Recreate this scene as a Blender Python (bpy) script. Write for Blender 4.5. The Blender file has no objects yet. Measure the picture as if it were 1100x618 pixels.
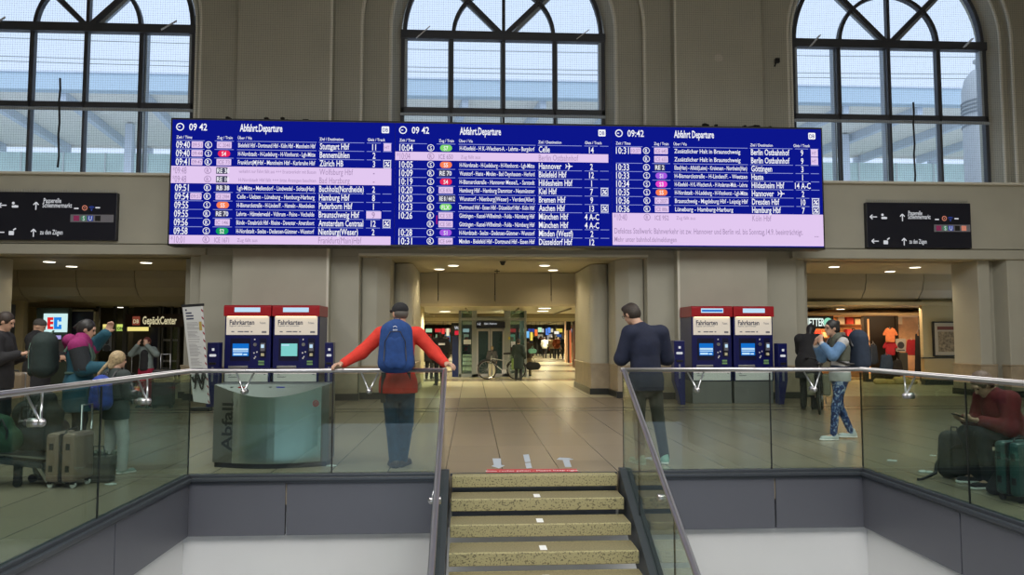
import bpy, math, random
import numpy as np
from mathutils import Vector, Matrix
random.seed(7)
S = bpy.context.scene
COL = S.collection
PI = math.pi
R = math.radians

# ------------------------------------------------------------------ camera
FOC, CAMZ = 800.0, 1.45
YAW = math.atan(43/800); PIT = math.atan(52/800)
cam = bpy.data.objects.new('camera', bpy.data.cameras.new('camera')); COL.objects.link(cam)
cam.location = (0, 0, CAMZ); cam.rotation_euler = (PI/2 + PIT, 0, -YAW)
cam.data.sensor_width = 36; cam.data.lens = FOC/1100*36; cam.data.clip_end = 400
S.camera = cam
S.view_settings.view_transform = 'Standard'; S.view_settings.look = 'None'
S.view_settings.exposure = 0.0; S.view_settings.gamma = 1.0
S.view_settings.use_curve_mapping = False

# ------------------------------------------------------------------ world: bright overcast sky
w = bpy.data.worlds.new('overcast_sky'); S.world = w; w.use_nodes = True
nt = w.node_tree; nt.nodes.clear()
o_ = nt.nodes.new('ShaderNodeOutputWorld'); b_ = nt.nodes.new('ShaderNodeBackground')
tc = nt.nodes.new('ShaderNodeTexCoord'); sp = nt.nodes.new('ShaderNodeSeparateXYZ'); cr = nt.nodes.new('ShaderNodeValToRGB')
nz = nt.nodes.new('ShaderNodeTexNoise'); nz.inputs['Scale'].default_value = 2.2; nz.inputs['Detail'].default_value = 4
mx = nt.nodes.new('ShaderNodeMix'); mx.data_type = 'RGBA'; mx.inputs[0].default_value = 0.12
cr.color_ramp.elements[0].position = 0.0; cr.color_ramp.elements[0].color = (0.66, 0.80, 1.0, 1)
cr.color_ramp.elements[1].position = 0.7; cr.color_ramp.elements[1].color = (0.62, 0.74, 0.97, 1)
nt.links.new(tc.outputs['Generated'], sp.inputs[0]); nt.links.new(sp.outputs['Z'], cr.inputs[0])
nt.links.new(tc.outputs['Generated'], nz.inputs['Vector'])
nt.links.new(cr.outputs[0], mx.inputs[6]); nt.links.new(nz.outputs[0], mx.inputs[7])
nt.links.new(mx.outputs[2], b_.inputs[0]); b_.inputs[1].default_value = 1.3
nt.links.new(b_.outputs[0], o_.inputs[0])

# ------------------------------------------------------------------ lights: unseen fill added for the hall and lower level
def area(name, loc, rot, sx, sy, power, color=(1, .985, .95)):
    l = bpy.data.lights.new(name, 'AREA'); l.shape = 'RECTANGLE'; l.size = sx; l.size_y = sy
    l.energy = power; l.color = color
    o = bpy.data.objects.new(name, l); COL.objects.link(o); o.location = loc; o.rotation_euler = rot
    return o
HALL_W = 640
area('hall_fill_light', (-6.0, 7.0, 7.4), (0, 0, 0), 5, 6, HALL_W*.8)  # added fill, hung low so the upper wall stays darker
area('hall_fill_light', (7.5, 7.0, 7.4), (0, 0, 0), 5, 6, HALL_W*.8)
area('hall_fill_light', (0.75, 1.0, 7.4), (R(18), 0, 0), 8, 4, HALL_W*1.3)
area('lower_level_fill', (0.7, -1.2, -0.45), (0, 0, 0), 7, 3.4, 260, (.95, .98, 1))  # added fill below floor level, out of view, for the stairwell walls
area('lower_level_fill', (-4.6, 4.5, -0.45), (0, 0, 0), 2.6, 6, 60, (.95, .98, 1))
area('lower_level_fill', (5.9, 4.5, -0.45), (0, 0, 0), 2.6, 6, 60, (.95, .98, 1))
def spot(loc, power, ang=150, color=(1, .80, .50), r=.06):
    l = bpy.data.lights.new('downlight_lamp', 'SPOT'); l.energy = power; l.spot_size = R(ang); l.spot_blend = .8
    l.color = color; l.shadow_soft_size = r
    o = bpy.data.objects.new('downlight_lamp', l); COL.objects.link(o); o.location = loc
    return o

# added soft fill sun that brightens the platform roof outside
sl = bpy.data.lights.new('canopy_fill_sun', 'SUN'); sl.energy = 1.1; sl.angle = R(50); sl.color = (.92, .96, 1)
so = bpy.data.objects.new('canopy_fill_sun', sl); COL.objects.link(so); so.rotation_euler = (R(62), 0, 0)

# ------------------------------------------------------------------ helpers
def ray(px, py):
    a = (px-550)/FOC; b = (309-py)/FOC
    F = (math.sin(YAW)*math.cos(PIT), math.cos(YAW)*math.cos(PIT), math.sin(PIT))
    Rr = (math.cos(YAW), -math.sin(YAW), 0)
    U = (-math.sin(YAW)*math.sin(PIT), -math.cos(YAW)*math.sin(PIT), math.cos(PIT))
    return [F[i]+a*Rr[i]+b*U[i] for i in range(3)]
def at(px, py, Y):                       # the point of the wall plane y=Y seen at that pixel of the photo
    d = ray(px, py); t = Y/d[1]; return (d[0]*t, Y, CAMZ+d[2]*t)
def gr(px, py, Z=0.0):
    d = ray(px, py); t = (Z-CAMZ)/d[2]; return (d[0]*t, d[1]*t, Z)
def ax(px, Y, py=350): return at(px, py, Y)[0]
def az(py, Y, px=541): return at(px, py, Y)[2]

MATS = {}
def mat(name, col, rough=.6, metal=0., spec=.5, noise=None, bump=None, emit=0, sheen=0, trans=0, alpha=1, coat=0):
    if name in MATS: return MATS[name]
    m = bpy.data.materials.new(name); m.use_nodes = True; n = m.node_tree; b = n.nodes['Principled BSDF']
    b.inputs['Base Color'].default_value = (*col, 1); b.inputs['Roughness'].default_value = rough
    b.inputs['Metallic'].default_value = metal; b.inputs['Specular IOR Level'].default_value = spec
    b.inputs['Coat Weight'].default_value = coat
    if sheen: b.inputs['Sheen Weight'].default_value = sheen
    if emit:
        b.inputs['Emission Color'].default_value = (*col, 1); b.inputs['Emission Strength'].default_value = emit
    tc = None
    if noise or bump: tc = n.nodes.new('ShaderNodeTexCoord')
    if noise:
        sc, amt = noise[:2]
        t = n.nodes.new('ShaderNodeTexNoise'); t.inputs['Scale'].default_value = sc; t.inputs['Detail'].default_value = 5
        n.links.new(tc.outputs['Object'], t.inputs['Vector'])
        r = n.nodes.new('ShaderNodeValToRGB'); r.color_ramp.elements[0].position = .3; r.color_ramp.elements[1].position = .7
        c2 = noise[2] if len(noise) > 2 else [min(1, c*(1+amt)) for c in col]
        c1 = col if len(noise) > 2 else [c*(1-amt) for c in col]
        r.color_ramp.elements[0].color = (*c1, 1); r.color_ramp.elements[1].color = (*c2, 1)
        n.links.new(t.outputs[0], r.inputs[0]); n.links.new(r.outputs[0], b.inputs['Base Color'])
    if bump:
        t = n.nodes.new('ShaderNodeTexNoise'); t.inputs['Scale'].default_value = bump[0]; t.inputs['Detail'].default_value = 3
        n.links.new(tc.outputs['Object'], t.inputs['Vector'])
        bp = n.nodes.new('ShaderNodeBump'); bp.inputs['Strength'].default_value = bump[1]; bp.inputs['Distance'].default_value = .02
        n.links.new(t.outputs[0], bp.inputs['Height']); n.links.new(bp.outputs[0], b.inputs['Normal'])
    MATS[name] = m
    return m
def emi(name, col, s=1.0):
    if name in MATS: return MATS[name]
    m = bpy.data.materials.new(name); m.use_nodes = True; n = m.node_tree; n.nodes.clear()
    o = n.nodes.new('ShaderNodeOutputMaterial'); e = n.nodes.new('ShaderNodeEmission')
    e.inputs[0].default_value = (*col, 1); e.inputs[1].default_value = s; n.links.new(e.outputs[0], o.inputs[0])
    MATS[name] = m; return m
def srgb(r, g, b): return tuple(((c/255+.055)/1.055)**2.4 if c > 10 else c/255/12.92 for c in (r, g, b))

def glass_mat(name, tint, refl=1.0, rough=.0):
    m = bpy.data.materials.new(name); m.use_nodes = True; n = m.node_tree; n.nodes.clear()
    o = n.nodes.new('ShaderNodeOutputMaterial'); t = n.nodes.new('ShaderNodeBsdfTransparent'); t.inputs[0].default_value = (*tint, 1)
    g = n.nodes.new('ShaderNodeBsdfGlossy'); g.inputs['Roughness'].default_value = rough; g.inputs[0].default_value = (refl, refl, refl, 1)
    f = n.nodes.new('ShaderNodeFresnel'); x = n.nodes.new('ShaderNodeMixShader')
    ge = n.nodes.new('ShaderNodeNewGeometry'); ma = n.nodes.new('ShaderNodeMath'); ma.operation = 'MULTIPLY_ADD'; ma.inputs[1].default_value = 1/1.5-1.5; ma.inputs[2].default_value = 1.5
    n.links.new(ge.outputs['Backfacing'], ma.inputs[0]); n.links.new(ma.outputs[0], f.inputs[0])
    n.links.new(f.outputs[0], x.inputs[0]); n.links.new(t.outputs[0], x.inputs[1]); n.links.new(g.outputs[0], x.inputs[2]); n.links.new(x.outputs[0], o.inputs[0])
    MATS[name] = m; return m

def tag(o, label=None, cat=None, group=None, kind=None):
    if label: o['label'] = label
    if cat: o['category'] = cat
    if group: o['group'] = group
    if kind: o['kind'] = kind
    return o
def thing(name, label, cat, loc=(0, 0, 0), rotz=0, group=None):
    o = bpy.data.objects.new(name, None); COL.objects.link(o); o.empty_display_size = .1
    o.location = loc; o.rotation_euler = (0, 0, rotz)
    return tag(o, label, cat, group)

class MB:
    def __init__(s): s.v = []; s.f = []
    def add(s, vs, fs):
        k = len(s.v); s.v += [tuple(p) for p in vs]; s.f += [tuple(i+k for i in f) for f in fs]; return s
    def box(s, x0, x1, y0, y1, z0, z1):
        return s.add([(x0,y0,z0),(x1,y0,z0),(x1,y1,z0),(x0,y1,z0),(x0,y0,z1),(x1,y0,z1),(x1,y1,z1),(x0,y1,z1)],
                     [(0,3,2,1),(4,5,6,7),(0,1,5,4),(1,2,6,5),(2,3,7,6),(3,0,4,7)])
    def bar(s, a, b, w, h, up=(0,0,1)):          # rectangular bar from a to b
        a = Vector(a); b = Vector(b); d = (b-a).normalized(); u = Vector(up)
        if abs(d.dot(u)) > .98: u = Vector((0,1,0))
        r = d.cross(u).normalized(); u = r.cross(d).normalized()
        c = [(-w/2,-h/2),(w/2,-h/2),(w/2,h/2),(-w/2,h/2)]
        vs = [a+r*x+u*y for x, y in c]+[b+r*x+u*y for x, y in c]
        return s.add(vs, [(0,3,2,1),(4,5,6,7),(0,1,5,4),(1,2,6,5),(2,3,7,6),(3,0,4,7)])
    def cyl(s, a, b, r0, r1=None, n=16):
        r1 = r0 if r1 is None else r1
        a = Vector(a); b = Vector(b); d = (b-a).normalized(); u = Vector((0,0,1)) if abs(d.z) < .9 else Vector((1,0,0))
        x = d.cross(u).normalized(); y = d.cross(x)
        vs = []
        for c, r in ((a, r0), (b, r1)):
            for i in range(n):
                t = 2*PI*i/n; vs.append(c+(x*math.cos(t)+y*math.sin(t))*r)
        fs = [(i,(i+1)%n,n+(i+1)%n,n+i)[::-1] for i in range(n)]+[tuple(range(n)),tuple(range(2*n-1,n-1,-1))]
        return s.add(vs, fs)
    def tube(s, pts, r, n=10, closed=False):
        pts = [Vector(p) for p in pts]; N = len(pts); vs = []; px = None
        for i, p in enumerate(pts):
            if closed: d = (pts[(i+1) % N]-pts[i-1]).normalized()
            else: d = (pts[min(i+1, N-1)]-pts[max(i-1, 0)]).normalized()
            if px is None:
                u = Vector((0,0,1)) if abs(d.z) < .9 else Vector((1,0,0)); px = d.cross(u).normalized()
            else: px = (px-d*px.dot(d)).normalized()
            y = d.cross(px)
            rr = r[i] if isinstance(r, (list, tuple)) else r
            for k in range(n):
                t = 2*PI*k/n; vs.append(p+(px*math.cos(t)+y*math.sin(t))*rr)
        fs = []
        for i in range(N if closed else N-1):
            j = (i+1) % N
            for k in range(n): fs.append((i*n+k, j*n+k, j*n+(k+1) % n, i*n+(k+1) % n)[::-1])
        if not closed: fs += [tuple(range(n)), tuple(range((N-1)*n+n-1, (N-1)*n-1, -1))]
        return s.add(vs, fs)
    def lathe(s, prof, c=(0,0,0), n=24):           # profile (r, z) about the vertical through c
        vs = []
        for r, z in prof:
            for k in range(n): t = 2*PI*k/n; vs.append((c[0]+r*math.cos(t), c[1]+r*math.sin(t), c[2]+z))
        fs = []
        for i in range(len(prof)-1):
            for k in range(n): fs.append((i*n+k, i*n+(k+1) % n, (i+1)*n+(k+1) % n, (i+1)*n+k))
        return s.add(vs, fs+[tuple(range(n-1, -1, -1)), tuple((len(prof)-1)*n+k for k in range(n))])
    def ball(s, c, r, n=12, sc=(1,1,1)):
        prof = [(max(.001, r*math.sin(PI*i/n)), -r*math.cos(PI*i/n)) for i in range(n+1)]
        k = len(s.v); s.lathe(prof, (0,0,0), n*2 if n < 10 else 20)
        s.v[k:] = [(c[0]+p[0]*sc[0], c[1]+p[1]*sc[1], c[2]+p[2]*sc[2]) for p in s.v[k:]]
        return s
    def prism(s, pts, y0, y1):                    # outline in x,z extruded along y
        n = len(pts); vs = [(p[0], y0, p[1]) for p in pts]+[(p[0], y1, p[1]) for p in pts]
        return s.add(vs, [tuple(range(n)), tuple(range(2*n-1, n-1, -1))]+[(i, n+i, n+(i+1) % n, (i+1) % n) for i in range(n)])
    def prismx(s, pts, x0, x1):                   # outline in y,z extruded along x
        n = len(pts); vs = [(x0, p[0], p[1]) for p in pts]+[(x1, p[0], p[1]) for p in pts]
        return s.add(vs, [tuple(range(n-1, -1, -1)), tuple(range(n, 2*n))]+[(i, (i+1) % n, n+(i+1) % n, n+i) for i in range(n)])
    def prismz(s, pts, z0, z1):
        n = len(pts); vs = [(p[0], p[1], z0) for p in pts]+[(p[0], p[1], z1) for p in pts]
        return s.add(vs, [tuple(range(n-1, -1, -1)), tuple(range(n, 2*n))]+[(i, (i+1) % n, n+(i+1) % n, n+i) for i in range(n)])
    def quad(s, a, b, c, d): return s.add([a, b, c, d], [(0,1,2,3)])
    def move(s, M):
        s.v = [tuple(M @ Vector(p)) for p in s.v]; return s
    def build(s, name, m, parent=None, world=False, smooth=False, bevel=0, label=None):
        me = bpy.data.meshes.new(name)
        vs = s.v
        if world and parent is not None:
            L = parent.location; rz = parent.rotation_euler.z; c, n = math.cos(-rz), math.sin(-rz)
            vs = [((x-L.x)*c-(y-L.y)*n, (x-L.x)*n+(y-L.y)*c, z-L.z) for x, y, z in vs]
        me.from_pydata(vs, [], s.f); me.update()
        if smooth: me.shade_smooth()
        if m: me.materials.append(m)
        o = bpy.data.objects.new(name, me); COL.objects.link(o)
        if parent: o.parent = parent
        if bevel:
            b = o.modifiers.new('bevel', 'BEVEL'); b.width = bevel; b.segments = 2; b.limit_method = 'ANGLE'
        if label: o['label'] = label
        return o
def recalc(o):
    import bmesh
    bm = bmesh.new(); bm.from_mesh(o.data); bmesh.ops.recalc_face_normals(bm, faces=bm.faces); bm.to_mesh(o.data); bm.free(); return o
def smooth_angle(o, a=40):
    o.data.shade_smooth()
    try: o.data.set_sharp_from_angle(angle=R(a))
    except Exception: pass
    return o
def struct(name, mb, m, bevel=0):
    o = mb.build(name, m, bevel=bevel); o['kind'] = 'structure'; return o

_tc = {}
def text_geo(s, bold=0):
    k = (s, bold)
    if k in _tc: return _tc[k]
    c = bpy.data.curves.new('lettering', 'FONT'); c.body = s; c.size = 1; c.resolution_u = 2; c.offset = bold
    o = bpy.data.objects.new('lettering', c); COL.objects.link(o)
    bpy.context.view_layer.update()
    dg = bpy.context.evaluated_depsgraph_get(); me = o.evaluated_get(dg).to_mesh()
    vs = [tuple(v.co) for v in me.vertices]; fs = [tuple(p.vertices) for p in me.polygons]
    o.evaluated_get(dg).to_mesh_clear(); bpy.data.objects.remove(o); bpy.data.curves.remove(c)
    if not vs: vs = [(0,0,0)]
    _tc[k] = (vs, fs); return _tc[k]
def text(mb, s, x, z, size, Y, width=None, bold=0.01, align='l', maxw=None, cond=.80):
    """letters on a plane that faces -y; x,z = lower left of the text"""
    vs, fs = text_geo(s, bold); w_ = max(v[0] for v in vs)-min(v[0] for v in vs); x0 = min(v[0] for v in vs)
    k = size*cond
    if width: k = width/max(w_, 1e-4)
    if maxw and k*w_ > maxw: k = maxw/w_
    wd = w_*k
    sx = x if align == 'l' else (x-wd/2 if align == 'c' else x-wd)
    mb.add([(sx+(v[0]-x0)*k, Y, z+v[1]*size) for v in vs], fs); return mb

# ------------------------------------------------------------------ smooth bodies: implicit shapes -> one continuous surface
def rc(a, b, ra, rb, sy=1.0, op='+'): return ('c', np.array(a, float), np.array(b, float), ra, rb, sy, op)
def el(c, r, M=None, op='+'): return ('e', np.array(c, float), np.array(r, float), M, op)
def sdf(prims, h=.012, k=.03, zmin=None, zmax=None):
    lo = np.full(3, 1e9); hi = np.full(3, -1e9)
    for p in prims:
        if p[0] == 'c':
            if p[6] != '+': continue
            r = max(p[3], p[4]); q = (np.minimum(p[1], p[2])-r, np.maximum(p[1], p[2])+r)
        else:
            if p[4] != '+': continue
            r = p[2].max() if p[3] is not None else p[2]; q = (p[1]-r, p[1]+r)
        lo = np.minimum(lo, q[0]); hi = np.maximum(hi, q[1])
    lo -= 3*h; hi += 3*h
    n = np.ceil((hi-lo)/h).astype(int)+1
    axs = [lo[i]+np.arange(n[i])*h for i in range(3)]
    F = np.full(n, .5, dtype=np.float32)
    for p in prims:
        if p[0] == 'c': r = max(p[3], p[4]); q0 = np.minimum(p[1], p[2])-r; q1 = np.maximum(p[1], p[2])+r; op = p[6]
        else: r = p[2].max(); q0 = p[1]-r; q1 = p[1]+r; op = p[4]
        m_ = k+2.5*h
        i0 = np.clip(np.floor((q0-m_-lo)/h).astype(int), 0, n-1); i1 = np.clip(np.ceil((q1+m_-lo)/h).astype(int)+1, 1, n)
        if (i1 <= i0).any(): continue
        sl = tuple(slice(i0[i], i1[i]) for i in range(3))
        X = axs[0][sl[0]][:, None, None]; Y = axs[1][sl[1]][None, :, None]; Z = axs[2][sl[2]][None, None, :]
        if p[0] == 'c':
            a, b, ra, rb, sy = p[1], p[2], p[3], p[4], p[5]
            d = b-a
            dx, dy, dz = X-a[0], (Y-a[1])/sy, Z-a[2]; d1 = np.array([d[0], d[1]/sy, d[2]]); L2 = (d1*d1).sum()+1e-12
            t = np.clip((dx*d1[0]+dy*d1[1]+dz*d1[2])/L2, 0, 1)
            D = np.sqrt((dx-t*d1[0])**2+(dy-t*d1[1])**2+(dz-t*d1[2])**2)-(ra+(rb-ra)*t)
        else:
            dx, dy, dz = X-p[1][0], Y-p[1][1], Z-p[1][2]
            if p[3] is not None:
                M = p[3]
                u = dx*M[0][0]+dy*M[0][1]+dz*M[0][2]; v = dx*M[1][0]+dy*M[1][1]+dz*M[1][2]; w2 = dx*M[2][0]+dy*M[2][1]+dz*M[2][2]
            else: u, v, w2 = dx, dy, dz
            D = (np.sqrt((u/p[2][0])**2+(v/p[2][1])**2+(w2/p[2][2])**2)-1)*p[2].min()
        G = F[sl]
        if op == '+':
            hh = np.maximum(k-np.abs(G-D), 0)/k; F[sl] = np.minimum(G, D)-hh*hh*k/4
        else:
            F[sl] = np.maximum(G, -D)
    if zmin is not None: F = np.maximum(F, (zmin-axs[2])[None, None, :]).astype(np.float32)
    if zmax is not None: F = np.maximum(F, (axs[2]-zmax)[None, None, :]).astype(np.float32)
    F[F == 0] = 1e-6
    F[0], F[-1], F[:, 0], F[:, -1], F[:, :, 0], F[:, :, -1] = (.5,)*6
    ins = F < 0
    A = [F[x:F.shape[0]-1+x, y:F.shape[1]-1+y, z:F.shape[2]-1+z] for x in (0, 1) for y in (0, 1) for z in (0, 1)]
    cnt = sum((a < 0).astype(np.int8) for a in A)
    mask = (cnt > 0) & (cnt < 8); ids = np.full(mask.shape, -1, dtype=np.int64); I = np.argwhere(mask)
    ids[mask] = np.arange(len(I))
    V = [a[mask] for a in A]; acc = np.zeros((len(I), 3)); c = np.zeros(len(I))
    off = [(x, y, z) for x in (0, 1) for y in (0, 1) for z in (0, 1)]
    for i in range(8):
        for j in range(i+1, 8):
            df = [off[j][q]-off[i][q] for q in range(3)]
            if sum(df) != 1 or min(df) < 0: continue
            s_ = (V[i] < 0) != (V[j] < 0); t = np.where(s_, V[i]/np.where(s_, V[i]-V[j], 1), 0)
            for q in range(3): acc[:, q] += np.where(s_, off[i][q]+df[q]*t, 0)
            c += s_
    P = (I+acc/c[:, None])*h+lo
    fs = []
    for axn in range(3):
        o1, o2 = [(1, 2), (2, 0), (0, 1)][axn]
        sl1 = [slice(1, -1)]*3; sl1[axn] = slice(0, -1); sl2 = list(sl1); sl2[axn] = slice(1, None)
        a = ins[tuple(sl1)]; b = ins[tuple(sl2)]
        E = np.argwhere(a != b); st = a[a != b]
        E = E+np.array([0 if q == axn else 1 for q in range(3)])
        def g(d1, d2):
            e = E.copy(); e[:, o1] -= d1; e[:, o2] -= d2; return ids[e[:, 0], e[:, 1], e[:, 2]]
        q = np.stack([g(1, 1), g(0, 1), g(0, 0), g(1, 0)], 1); q[~st] = q[~st][:, ::-1]
        fs.append(q)
    fs = np.concatenate(fs); fs = fs[(fs >= 0).all(1)]
    return P, fs
def blob(name, prims, m, parent, h=.012, k=.03, zmin=None, zmax=None, label=None):
    P, fs = sdf(prims, h, k, zmin, zmax)
    me = bpy.data.meshes.new(name); me.vertices.add(len(P)); me.vertices.foreach_set('co', P.astype(np.float32).ravel())
    me.loops.add(len(fs)*4); me.loops.foreach_set('vertex_index', fs.astype(np.int32).ravel())
    me.polygons.add(len(fs)); me.polygons.foreach_set('loop_start', np.arange(0, len(fs)*4, 4, dtype=np.int32))
    me.update(calc_edges=True); me.validate(); me.shade_smooth(); me.materials.append(m)
    o = bpy.data.objects.new(name, me); COL.objects.link(o)
    if parent: o.parent = parent
    if label: o['label'] = label
    return o

# ------------------------------------------------------------------ materials of the building
CX = 0.75
PAINT = (.49, .478, .40)
m_wall = mat('wall_paint', PAINT, .75, noise=(1.3, .05), bump=(40, .08))
m_trimp = mat('moulding_pale', (.82, .80, .70), .5)  # paler than the wall colour
m_white = mat('white_plaster', (.74, .74, .74), .7, noise=(.8, .03))
m_soffit = mat('soffit_cream', (.46, .40, .26), .45)
m_panel = mat('ceiling_panel', (.40, .36, .26), .5, noise=(.6, .06))
m_pside = mat('passage_wall', (.50, .44, .27), .6)
m_dark = mat('dark_metal', (.02, .022, .026), .4, .3)
m_anthr = mat('anthracite_steel', (.055, .062, .072), .32, .15)
m_fascia = mat('fascia_panel', (.125, .128, .15), .42, .2)
m_chrome = mat('brushed_steel', (.60, .58, .59), .34, 1.0)
m_steel = mat('polished_steel', (.55, .56, .58), .3, 1.0)
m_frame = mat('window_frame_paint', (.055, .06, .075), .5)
m_frame_lit = mat('window_frame_side_paint', (.42, .47, .52), .5)  # daylight on the frame sides put into a paler colour
m_black = mat('black_plastic', (.012, .012, .014), .4)
m_rubber = mat('black_rubber', (.015, .015, .015), .8)
m_marble = mat('stone_wainscot', (.40, .33, .23), .35, noise=(3, .18), bump=None)
m_base = mat('black_stone_base', (.03, .032, .03), .3)
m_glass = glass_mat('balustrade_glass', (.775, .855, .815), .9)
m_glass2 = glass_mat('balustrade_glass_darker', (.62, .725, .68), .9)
m_wglass = glass_mat('window_glass', (.93, .97, .99), .6)
m_sglass = glass_mat('shop_glass', (.80, .86, .84), .8)
m_whitep = mat('white_print', (.85, .85, .85), .6)

def floor_mat():
    m = bpy.data.materials.new('stone_floor'); m.use_nodes = True; n = m.node_tree; L = n.links; b = n.nodes['Principled BSDF']
    tc = n.nodes.new('ShaderNodeTexCoord'); sp = n.nodes.new('ShaderNodeSeparateXYZ'); L.new(tc.outputs['Object'], sp.inputs[0])
    def M(op, a, b_=None, c=None):
        x = n.nodes.new('ShaderNodeMath'); x.operation = op
        for i, q in enumerate((a, b_, c)):
            if q is None: continue
            if isinstance(q, (int, float)): x.inputs[i].default_value = q
            else: L.new(q, x.inputs[i])
        return x.outputs[0]
    X, Y = sp.outputs['X'], sp.outputs['Y']
    def joint(v, off, per, wd):
        f = M('FRACT', M('DIVIDE', M('SUBTRACT', v, off), per)); return M('LESS_THAN', f, wd/per)
    jx = joint(X, .332, .6155, .012); jy = joint(Y, .1, 1.231, .01)
    j = M('MAXIMUM', jx, M('MULTIPLY', jy, .35))
    def band(a, b_): return M('MULTIPLY', M('GREATER_THAN', Y, a), M('LESS_THAN', Y, b_))
    bd = M('MAXIMUM', band(14.42, 14.62), band(14.95, 15.15))
    cell = n.nodes.new('ShaderNodeCombineXYZ')
    L.new(M('FLOOR', M('DIVIDE', M('SUBTRACT', X, .332), .6155)), cell.inputs[0]); L.new(M('FLOOR', M('DIVIDE', M('SUBTRACT', Y, .1), 1.231)), cell.inputs[1])
    wn = n.nodes.new('ShaderNodeTexWhiteNoise'); L.new(cell.outputs[0], wn.inputs['Vector'])
    ns = n.nodes.new('ShaderNodeTexNoise'); ns.inputs['Scale'].default_value = 2.2; ns.inputs['Detail'].default_value = 3; L.new(tc.outputs['Object'], ns.inputs['Vector'])
    v = M('ADD', M('MULTIPLY', wn.outputs[0], .10), M('MULTIPLY', ns.outputs[0], .05)); v = M('ADD', v, .93)
    c = n.nodes.new('ShaderNodeMix'); c.data_type = 'RGBA'; c.blend_type = 'MULTIPLY'; c.inputs[0].default_value = 1
    # lighting and reflections beyond the portals put into a paler tone, warm grey granite in the hall
    far = n.nodes.new('ShaderNodeMix'); far.data_type = 'RGBA'; L.new(M('GREATER_THAN', Y, 17.6), far.inputs[0])
    far.inputs[6].default_value = (.335, .275, .195, 1); far.inputs[7].default_value = (.60, .56, .40, 1)
    stripe = M('MULTIPLY', M('LESS_THAN', M('FRACT', M('DIVIDE', Y, 6.0)), .22), M('GREATER_THAN', Y, 21))
    f2 = n.nodes.new('ShaderNodeMix'); f2.data_type = 'RGBA'; L.new(stripe, f2.inputs[0]); L.new(far.outputs[2], f2.inputs[6]); f2.inputs[7].default_value = (.30, .25, .17, 1)
    L.new(f2.outputs[2], c.inputs[6]); cv = n.nodes.new('ShaderNodeCombineColor')
    for i in range(3): L.new(v, cv.inputs[i])
    L.new(cv.outputs[0], c.inputs[7])
    d = n.nodes.new('ShaderNodeMix'); d.data_type = 'RGBA'; L.new(M('MULTIPLY', M('MAXIMUM', j, M('MULTIPLY', bd, .7)), .8), d.inputs[0])
    L.new(c.outputs[2], d.inputs[6]); d.inputs[7].default_value = (.05, .045, .035, 1)
    L.new(d.outputs[2], b.inputs['Base Color'])
    b.inputs['Roughness'].default_value = .25; b.inputs['Specular IOR Level'].default_value = .45
    return m
m_floor = floor_mat()

# ------------------------------------------------------------------ the setting
OX0, OX1, OY1, OY0 = -2.93, 4.25, 7.97, .8
fl = MB()
fl.box(-13.5, OX0, -5, OY1, -.3, 0); fl.box(OX1, 15, -5, OY1, -.3, 0); fl.box(OX0, OX1, -5, OY0, -.3, 0)
fl.box(-13.5, 15, OY1, 24.4, -.3, 0); fl.box(-8, 16, 24.4, 64, -.3, 0)
struct('floor', fl, m_floor)
m_lfloor = mat('lower_floor_tile', (.20, .195, .185), .4, noise=(4, .08))
struct('floor_lower', MB().box(OX0-3, OX1+3, -1, 11, -3.7, -3.4), m_lfloor)
# walls round the stairwell, white, beneath the grey fascia
struct('wall_stairwell_front', MB().box(OX0-.1, OX1+.1, 8.02, 8.12, -3.4, -.3), m_white)
struct('wall_stairwell_left', MB().box(OX0-.12, OX0-.04, OY0, 8.02, -3.4, -.3), m_white)
struct('wall_stairwell_right', MB().box(OX1+.04, OX1+.12, OY0, 8.02, -3.4, -.3), m_white)
def fascia(name, segs, axis, c):
    t = None
    for i, (a, b) in enumerate(segs):
        mb = MB()
        if axis == 'x': mb.box(a+.008, b-.008, c, c+.05, -.605, -.075)
        else: mb.box(c-.03, c+.03, a+.008, b-.008, -.605, -.075)
        o = struct(name, mb, m_fascia, .004)
jl, jr = -1.917, 3.255
fascia('trim_1', [(OX0, jl), (jl, -.30), (1.62, jr), (jr, OX1)], 'x', 7.95)
axis_s = -1; fascia('trim_2', [(y, y+1.59) for y in (6.36, 4.77, 3.18, 1.59)], 'y', OX0)
axis_s = 1; fascia('trim_3', [(y, y+1.63) for y in (6.34, 4.71, 3.08, 1.45)], 'y', OX1)
def edge_profile(name, a, b, inward):            # dark channel that clamps the glass, and a rounded nosing below it
    mb = MB(); a = Vector(a); b = Vector(b); i = Vector(inward)
    mb.bar(a+Vector((0,0,-.005)), b+Vector((0,0,-.005)), .07, .05)
    mb.bar(a+i*.05+Vector((0,0,-.028)), b+i*.05+Vector((0,0,-.028)), .05, .035)
    mb.bar(a+i*.035+Vector((0,0,-.06)), b+i*.035+Vector((0,0,-.06)), .03, .03)
    return struct(name, mb, m_anthr, .006)
edge_profile('trim_4', (OX0, 7.98, 0), (-.30, 7.98, 0), (0, -1, 0))
edge_profile('trim_5', (1.62, 7.98, 0), (OX1, 7.98, 0), (0, -1, 0))
edge_profile('trim_6', (OX0, OY0, 0), (OX0, 7.98, 0), (1, 0, 0))
edge_profile('trim_7', (OX1, OY0, 0), (OX1, 7.98, 0), (-1, 0, 0))

# hall shell (behind and above the camera)
m_ceil = mat('hall_ceiling_paint', (.42, .40, .35), .8)
struct('ceiling', MB().box(-13.5, 15, -5, 17.1, 13.0, 13.2), m_ceil)
struct('wall_left', MB().box(-13.7, -13.5, -5, 17.2, -.3, 13.2), m_wall)
struct('wall_right', MB().box(15.0, 15.2, -5, 17.2, -.3, 13.2), m_wall)
struct('wall_back', MB().box(-13.7, 15.2, -5.2, -5.0, -.3, 13.2), m_wall)

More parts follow.
